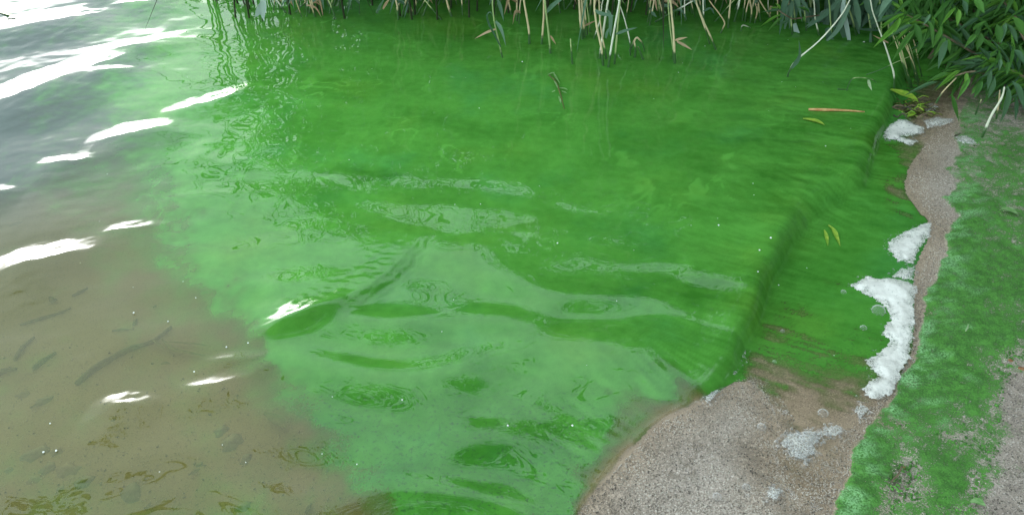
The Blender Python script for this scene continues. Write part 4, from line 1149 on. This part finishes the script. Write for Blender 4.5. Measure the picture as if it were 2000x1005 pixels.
foam('thin grey foam smear on the sand next to the creamy heap', [(1802, 240), (1828, 230), (1862, 233), (1858, 242), (1838, 248), (1812, 252)], .004, .25, 90)
foam('thin grey foam scrap above the weed litter', [(1803, 212), (1818, 204), (1834, 210), (1826, 218), (1808, 218)], .003, .3, 30)
foam('pale foam scrap beside the dark twig at the top of the strip', [(1864, 268), (1884, 266), (1900, 274), (1908, 282), (1884, 284), (1868, 278)], .004, .25, 60)
foam('lacy bubble cluster with a pointed tail on the wet sand', [(1522, 872), (1534, 850), (1560, 844), (1592, 844), (1602, 858), (1590, 886), (1572, 908), (1550, 892)], .004, .42, 330, bub=(.0012, .004))
foam('little lacy bubble cluster joined to the pointed one', [(1596, 848), (1618, 833), (1642, 836), (1644, 846), (1630, 853), (1606, 854)], .004, .38, 110, bub=(.0012, .0035))
foam('faint bubble patch just below the largest foam mass', [(1668, 800), (1680, 792), (1694, 798), (1692, 812), (1680, 820), (1670, 812)], .003, .5, 70, bub=(.001, .003))
foam('small bubble patch alone low on the wet sand', [(1497, 962), (1508, 954), (1526, 958), (1522, 972), (1508, 978), (1498, 972)], .003, .45, 70, bub=(.001, .003))
foam('green white froth line where the wave lip meets the sand', [(1366, 790), (1378, 778), (1396, 764), (1408, 762), (1402, 774), (1384, 788)], .005, .15, 100)
foam('froth knot on the wave lip above the froth line', [(1424, 724), (1434, 710), (1442, 690), (1456, 688), (1446, 704), (1436, 722), (1428, 734)], .005, .3, 60)

def bubble(px, py, r_px, label):
    p = at_ground(px, py); r = r_px * (p - Vector((0, 0, HC))).length / FPX
    mb = MB(); dome(mb, (0, 0, 0), r, 14, 5)
    rg = random.Random(int(px))
    for i in range(9):
        a = i * .7; dome(mb, (r * 1.08 * math.cos(a), r * 1.08 * math.sin(a), 0), r * rg.uniform(.12, .24))
    o = mb.build('bubble', M['bubble']); o.location = p + Vector((0, 0, .0025))
    tag(o, label, 'bubble', 'single bubbles on the thin water')
for b in ((1715, 608, 12, 'large bubble beside the waist of the largest foam mass'), (1686, 642, 6, 'small bubble out on the green film below the large one'), (1607, 808, 9, 'round bubble alone above the lacy cluster'),
          (1487, 835, 8, 'bubble at the grainy sand edge, level with the lacy cluster'), (1457, 952, 7, 'clear bubble near the low bubble patch'), (1400, 971, 8, 'bubble on the sand closest to the water edge'),
          (1460, 969, 4, 'tiny bubble just below the clear one'), (1572, 862, 13, 'big glassy bubble inside the lacy cluster'), (1534, 806, 4, 'tiny bubble between grainy sand and green film'), (1512, 708, 4, 'tiny bubble where green film fades to sand'),
          (1647, 572, 5, 'tiny bubble off the point of the largest foam'), (1528, 648, 4, 'tiny bubble close to the wave front')):
    bubble(*b)

# ------------------------------------------------------------------ litter, weed and leaves
def chip(name, label, cat, pxs, wpx, mat, on='water', dz=.004, group=None, thick=.0008, fold=.2):
    f = at if on == 'water' else at_ground
    P = [f(*p) + Vector((0, 0, dz)) for p in pxs]
    base = P[len(P) // 2].copy()
    dist = (base - Vector((0, 0, HC))).length
    mb = MB()
    pts = bez([p - base for p in P], 8)
    w = wpx * dist / FPX
    mb.blade(pts, w, Vector((0, 0, 1)), fold, .25, .45)
    k = len(mb.v)
    mb.add([(v[0], v[1], v[2] - thick) for v in mb.v], [q[::-1] for q in mb.f])
    o = mb.build(name, M[mat]); o.location = base
    return tag(o, label, cat, group)

def stick(name, label, cat, pxs, rpx, mat, on='water', dz=.003, group=None):
    f = at if on == 'water' else at_ground
    P = [f(*p) + Vector((0, 0, dz)) for p in pxs]
    base = P[len(P) // 2].copy(); dist = (base - Vector((0, 0, HC))).length
    pts = bez([p - base for p in P], 8); n = len(pts)
    r = rpx * dist / FPX
    mb = MB(); mb.tube(pts, [r * (.5 + .5 * math.sin(math.pi * min(1, .15 + i / (n - 1)))) * (1 + .15 * random.uniform(-1, 1)) for i in range(n)], 6)
    o = mb.build(name, M[mat]); o.location = base
    return tag(o, label, cat, group)

stick('floating_straw', 'orange and tan reed straw floating on the green water', 'straw', [(1579, 215), (1610, 216), (1650, 217), (1688, 220)], 2.6, 'straw')
chip('floating_leaf', 'yellow green leaf floating just below the orange straw', 'leaf', [(1568, 234), (1582, 236), (1598, 240), (1610, 246)], 12, 'yellow')
chip('leaf_scrap', 'curved yellow leaf scrap on the film, the longer of the pair', 'leaf', [(1617, 443), (1627, 452), (1633, 466), (1640, 484)], 9, 'yellow', 'ground', .0065)
chip('leaf_scrap', 'straight yellow leaf scrap on the film, the narrower of the pair', 'leaf', [(1609, 452), (1613, 465), (1616, 484)], 7, 'yellow', 'ground', .0065)
chip('floating_leaf', 'large yellow green leaf stranded at the head of the weed litter', 'leaf', [(1738, 178), (1756, 184), (1776, 192), (1792, 200)], 22, 'yellow', 'water', .006)
chip('fallen_leaf', 'pale green leaf lying on the algae strip', 'leaf', [(1952, 414), (1963, 415), (1974, 419), (1985, 426)], 13, 'weedleaf', 'ground', .012)
chip('fallen_leaf', 'small yellow leaf caught in the weed litter', 'leaf', [(1770, 234), (1778, 230), (1788, 226)], 9, 'yellow', 'ground', .012)
chip('fallen_leaf', 'yellowish leaf rag at the lower end of the algae strip', 'leaf', [(1893, 984), (1903, 982), (1913, 986), (1922, 992)], 14, 'weedleaf', 'ground', .008)
stick('curled_straw', 'thin curled straw lying on the algae strip', 'straw', [(1883, 652), (1887, 645), (1888, 639)], 1.2, 'palebit', 'ground', .010)
stick('dark_twig', 'dark twig slanting out of the creamy foam', 'twig', [(1786, 240), (1802, 234), (1812, 228), (1820, 222)], 1.8, 'twig', 'ground', .02)
stick('dark_twig', 'short black twig at the top of the algae strip', 'twig', [(1862, 272), (1868, 270), (1873, 267)], 1.8, 'rot', 'ground', .012)
stick('dark_twig', 'brown twig in a gap of the algae strip', 'twig', [(1738, 945), (1752, 930), (1760, 912)], 1.6, 'twig', 'ground', .008)
chip('floating_leaf', 'yellow green reed blade floating on the bright rippled lake', 'leaf', [(-14, 22), (4, 26), (20, 31), (38, 37)], 6, 'yellow')
stick('floating_twig', 'dark scrap of twig afloat at the tip of the yellow blade', 'twig', [(16, 40), (30, 39), (44, 42), (52, 46)], 2.2, 'rot')
stick('floating_twig', 'thin bent stalk standing out of the white glint', 'twig', [(92, 24), (97, 33), (106, 42)], 1.0, 'olive')
# floating duckweed-like sprig
wd_b = at(1086, 168)
wd = empty('floating_weed', wd_b, 'floating sprig of pale water weed in the green scum', 'water weed')
mb = MB(); mb.tube([at(*p) + Vector((0, 0, .002)) - wd_b for p in ((1072, 148), (1082, 156), (1089, 168), (1096, 190), (1102, 214))], [.002, .003, .003, .002, .001], 5); mb.build('stem', M['olive'], wd)
for pl in ([(1070, 148), (1078, 145), (1084, 143)], [(1081, 144), (1086, 154), (1094, 166)], [(1082, 160), (1087, 168), (1089, 174)], [(1092, 174), (1102, 175), (1109, 178)], [(1097, 180), (1102, 182), (1107, 184)], [(1078, 182), (1082, 180), (1084, 178)], [(1091, 190), (1094, 198), (1095, 204)]):
    P = [at(*p) + Vector((0, 0, .004)) - wd_b for p in pl]
    mb = MB(); mb.blade(bez(P, 4), .008, Vector((0, 0, 1)), .2, .4, .4); mb.build('leaf', M['weedleaf'], wd)
# weed litter at the corner: one tangle, strands as parts
lb_ = at_ground(1785, 215)
lit = empty('weed_litter', lb_, 'tangled heap of brown and olive weed washed up by the creamy foam', 'weed litter')
rl = random.Random(8)
for i in range(46):
    x, y = rl.gauss(1785, 17), rl.gauss(216, 9)
    a = rl.uniform(-.8, .8); L = rl.uniform(9, 26)
    P = [at_ground(x + L * t * math.cos(a), y + L * .5 * t * math.sin(a)) + Vector((0, 0, .006 + .012 * rl.random() + .010 * math.sin(3 * t))) - lb_ for t in (-1, -.3, .3, 1)]
    mb = MB(); mb.tube(bez(P, 6), rl.uniform(.0012, .003), 5)
    mb.build('strand', M[rl.choice(('olive', 'olive', 'rot', 'twig', 'yellow'))], lit)
# flecks
mb = MB(); rf = random.Random(66)
for i in range(70):
    px, py = rf.uniform(0, 1700), rf.uniform(60, 1000)
    if px > 1400 and py > 700: continue
    p = at(px, py); r = rf.uniform(.0006, .0014) * (2 if rf.random() < .1 else 1)
    h = float(np.interp(0, [0], [0]))
    dome(mb, (p.x, p.y, p.z + .0035), r, 5, 2)
for px, py, r in ((158, 515, .004), (262, 612, .005), (329, 629, .004), (485, 671, .004), (443, 679, .004), (786, 782, .004), (992, 832, .005), (1505, 466, .006), (1483, 490, .005), (1480, 532, .004), (1118, 832, .005), (99, 828, .004), (86, 884, .005), (111, 881, .005), (380, 727, .004)):
    p = at(px, py, .012 if px > 1450 else .0); dome(mb, (p.x, p.y, p.z + .003), r * .45, 6, 2)
tag(mb.build('floating_flecks', M['speck']), 'tiny white flecks drifting on the water', kind='stuff')

# stones, leaves and sticks on the bed
def stone(label, px, py, rx, ry, rot, mat, cat='stone', name='stone', flat=.35, group=None):
    p = at_ground(px, py); dist = (p - Vector((0, 0, HC))).length
    ax_, by_ = rx * dist / FPX, ry * dist / FPX / .72
    mb = MB(); rg = random.Random(int(px * 3 + py)); V, Fc = [], []; n, m = 12, 5
    off = [rg.uniform(.62, 1.22) for _ in range(n)]
    for j in range(m):
        a = math.pi / 2 * j / m
        for i in range(n):
            b = 2 * math.pi * i / n
            k = math.cos(a) * off[i]
            x, y = ax_ * k * math.cos(b), by_ * k * math.sin(b)
            c_, s_ = math.cos(rot), math.sin(rot)
            V.append((x * c_ - y * s_, x * s_ + y * c_, min(ax_, by_) * flat * math.sin(a) * rg.uniform(.9, 1.1) - .002))
    V.append((0, 0, min(ax_, by_) * flat))
    for j in range(m - 1):
        for i in range(n):
            i2 = (i + 1) % n; Fc.append((j * n + i, j * n + i2, (j + 1) * n + i2, (j + 1) * n + i))
    for i in range(n): Fc.append(((m - 1) * n + i, (m - 1) * n + (i + 1) % n, len(V) - 1))
    mb.add(V, Fc); o = mb.build(name, M[mat]); o.location = p
    return tag(o, label, cat, group)
G_ST = 'stones on the lake bed'
for a in (('long dark stone with a pale ridge under shallow brown water', 64, 888, 26, 13, .25, 'stone'), ('brownish round stone touching the long dark one', 110, 882, 13, 9, 0, 'redstone'),
          ('reddish brown stone, biggest of the near brown water group', 134, 917, 23, 12, -.1, 'redstone'), ('grey flat stone between two reddish ones', 92, 915, 18, 10, .2, 'stone'),
          ('dull stone at the outer edge of the near group', 66, 936, 12, 9, .4, 'redstone'), ('pale grey slab below the reddish stone', 165, 942, 20, 11, .3, 'stone'),
          ('little dark pebble beside the pale grey slab', 197, 946, 5, 7, 0, 'stone'), ('small stone below the near stone group', 118, 955, 8, 8, .6, 'stone'),
          ('angular dark stone standing apart in shallow water', 258, 965, 19, 18, .5, 'stone'), ('rough green black stone, larger of the pair by the algae', 452, 865, 24, 15, .1, 'stone'),
          ('round green black stone, smaller of the pair by the algae', 432, 842, 14, 13, 0, 'stone'), ('faint olive stone sunk below the pair', 480, 898, 13, 11, .2, 'stone'),
          ('tiny stone fleck in bare brown water', 391, 907, 9, 6, .4, 'stone'), ('sliver of stone near the edge of the brown shallows', 17, 918, 9, 6, .8, 'stone'),
          ('dark weedy stone by the lowest edge of the water', 478, 990, 18, 9, 0, 'stone'), ('small dark lump of the brown water floor beside the white glint', 222, 820, 6, 6, 0, 'stone'),
          ('green furred stone in the brown shallows above the stone group', 88, 782, 14, 10, .3, 'stone'), ('grey brown stone in the shallows next to the green furred one', 45, 770, 13, 8, .2, 'redstone')):
    stone(*a, group=G_ST)
G_SK = 'drowned sticks and stalks'
for lb, P, r, mt in (('long drowned branch running diagonally over the brown bed', [(150, 752), (185, 722), (225, 698), (262, 680), (300, 668), (335, 640)], 6, 'rot'),
                     ('dark drowned stick lying by the picture edge', [(-10, 738), (10, 726), (34, 721)], 5, 'rot'), ('slanted drowned stick in the brown shallows', [(30, 704), (45, 680), (68, 660)], 4, 'rot'),
                     ('greenish drowned stick parallel to the slanted one', [(66, 722), (88, 704), (110, 690)], 4.5, 'rot'), ('thin drowned stalk lying level over brown bed', [(220, 648), (240, 645), (262, 645)], 2, 'rot'),
                     ('stubby drowned stalk above the level one', [(262, 636), (268, 624)], 3.5, 'rot'), ('drowned stalk trailing at the turn of the brown water', [(40, 636), (80, 624), (120, 612), (140, 603)], 2.5, 'rot'),
                     ('short drowned stick at the edge of the green scum', [(300, 602), (306, 598)], 2, 'rot'), ('upright looking dark stick end beside the wet sand', [(598, 1003), (604, 992), (609, 984)], 4, 'rot'),
                     ('drowned stalk leaning over a faint furrow', [(142, 580), (158, 572), (172, 564)], 3, 'rot')):
    stick('sunken_stick', lb, 'stick', P, r, mt, 'ground', .004, G_SK)
for lb, P, w in (('olive weed blade, first of the three near the white crest', [(299, 668), (312, 678), (324, 686)], 6), ('olive weed blade bent like a hook near the white crest', [(318, 667), (332, 682), (345, 689), (372, 694), (405, 700)], 9),
                 ('thin olive weed blade reaching to the white crest', [(325, 672), (350, 674), (380, 676), (410, 680)], 5), ('olive weed scrap below the hooked blade', [(316, 716), (326, 714), (336, 716)], 7),
                 ('olive brown leaf on the bed where scum thins out', [(517, 812), (534, 820), (552, 832), (560, 842)], 22)):
    chip('olive_weed', lb, 'weed', P, w, 'olive', 'ground', .010, 'olive weed on the lake bed')
for lb, P, w in (('dark rotting leaf half buried in the near brown water', [(370, 930), (382, 924), (392, 918)], 9), ('dark rotting leaf under the big glint', [(60, 800), (72, 795), (84, 790)], 9), ('rotting leaf curl in the upper brown shallows', [(98, 582), (106, 590), (112, 586)], 12),
                 ('rotting leaf fleck beside the furrow', [(20, 444), (34, 440), (46, 436)], 8), ('rotting leaf shred low in the picture by the scum edge', [(288, 1000), (292, 990), (297, 982)], 7)):
    chip('rotting_leaf', lb, 'leaf', P, w, 'rot', 'ground', .006, 'rotting leaves on the lake bed')

# grains of sand and crumbs, too many to count
def grains(name, n, region, size, mat, label, seed):
    rg = np.random.default_rng(seed)
    rx_ = [p[0] for p in region]; ry_ = [p[1] for p in region]
    px = rg.uniform(min(rx_), max(rx_), n * 6); py = rg.uniform(min(ry_), max(ry_), n * 6)
    pts = []
    poly = region
    ok = inside(px, py, poly)
    px, py = px[ok][:n], py[ok][:n]
    a, b, c = ray(px, py)
    z = np.zeros(len(px))
    for _ in range(3):
        t = (z - HC) / c; x, y = a * t, b * t; z, _d = terrain(x, y)
    t = (z - HC) / c; x, y = a * t, b * t
    r = size * (.5 + rg.random(len(px)) ** 2 * 1.3)
    base = np.array([[1, 0, 0], [0, 1, 0], [-1, 0, 0], [0, -1, 0], [0, 0, .9], [0, 0, -.6]])
    an = rg.uniform(0, 6.28, len(px)); ca, sa = np.cos(an), np.sin(an)
    jit = base[None] * (.7 + .6 * rg.random((len(px), 6, 1)))
    Vx = jit[..., 0] * ca[:, None] - jit[..., 1] * sa[:, None] * .7; Vy = jit[..., 0] * sa[:, None] + jit[..., 1] * ca[:, None] * .7
    V_ = np.stack([x[:, None] + Vx * r[:, None], y[:, None] + Vy * r[:, None], z[:, None] + jit[..., 2] * r[:, None] + .0008], -1)
    tri = np.array([[0, 1, 4], [1, 2, 4], [2, 3, 4], [3, 0, 4], [1, 0, 5], [2, 1, 5], [3, 2, 5], [0, 3, 5]])
    F_ = (np.arange(len(px)) * 6)[:, None, None] + tri[None]
    tag(link(name, mesh_np(name, V_.reshape(-1, 3), F_.reshape(-1, 3), M[mat], False)), label, kind='stuff')
SANDR = [(1110, 1010), (1190, 930), (1290, 826), (1400, 776), (1450, 730), (1500, 740), (1540, 800), (1600, 900), (1700, 800), (1780, 700), (1790, 560), (1830, 440), (1770, 360), (1800, 290), (1840, 240), (1875, 245), (1860, 380), (1840, 520), (1795, 650), (1790, 700), (1690, 840), (1620, 1010)]
grains('sand_grains', 15000, SANDR, .0013, 'grainlight', 'coarse pale sand grains on the wet beach', 1)
grains('dark_sand_grains', 2600, SANDR, .0012, 'graindark', 'coarse dark sand grains on the wet beach', 2)
STRIP = [(1870, 240), (1860, 400), (1840, 520), (1800, 640), (1740, 780), (1660, 890), (1620, 1010), (2010, 1010), (2010, 210)]
grains('algae_clumps', 5000, [(1880, 240), (1868, 400), (1846, 520), (1808, 640), (1752, 780), (1672, 890), (1640, 1010), (1900, 1010), (1950, 880), (1960, 760), (2010, 680), (2010, 290)], .0027, 'clump', 'crumbly clumps of green algae over the strip', 7)
grains('strip_grains', 5500, STRIP, .0013, 'grainlight', 'pale grit scattered over the algae strip', 3)
grains('strip_crumbs', 2600, STRIP, .0015, 'graindark', 'dark crumbs scattered over the algae strip', 4)
BEDR = [(-150, 640), (330, 690), (560, 800), (660, 930), (760, 1010), (-150, 1010)]
grains('bed_grit', 2600, BEDR, .0013, 'grainlight', 'pale grit on the brown lake bed', 5)
grains('bed_crumbs', 330, BEDR, .0022, 'rot', 'dark crumbs on the brown lake bed', 6)
for i, (px, py, r) in enumerate(((1912, 702, 4), (1975, 704, 5), (1997, 720, 6), (1878, 512, 4), (1768, 912, 4))):
    stone(['rust brown crumb on the middle of the algae strip', 'rust brown crumb where the strip meets bare sand', 'bigger rust crumb at the bare sand edge', 'pinkish pebble high on the algae strip', 'rust crumb beside the brown twig'][i],
          px, py, r, r * .8, .4, 'rust', 'crumb', 'rusty_crumb', .7, 'rusty crumbs on the algae strip')
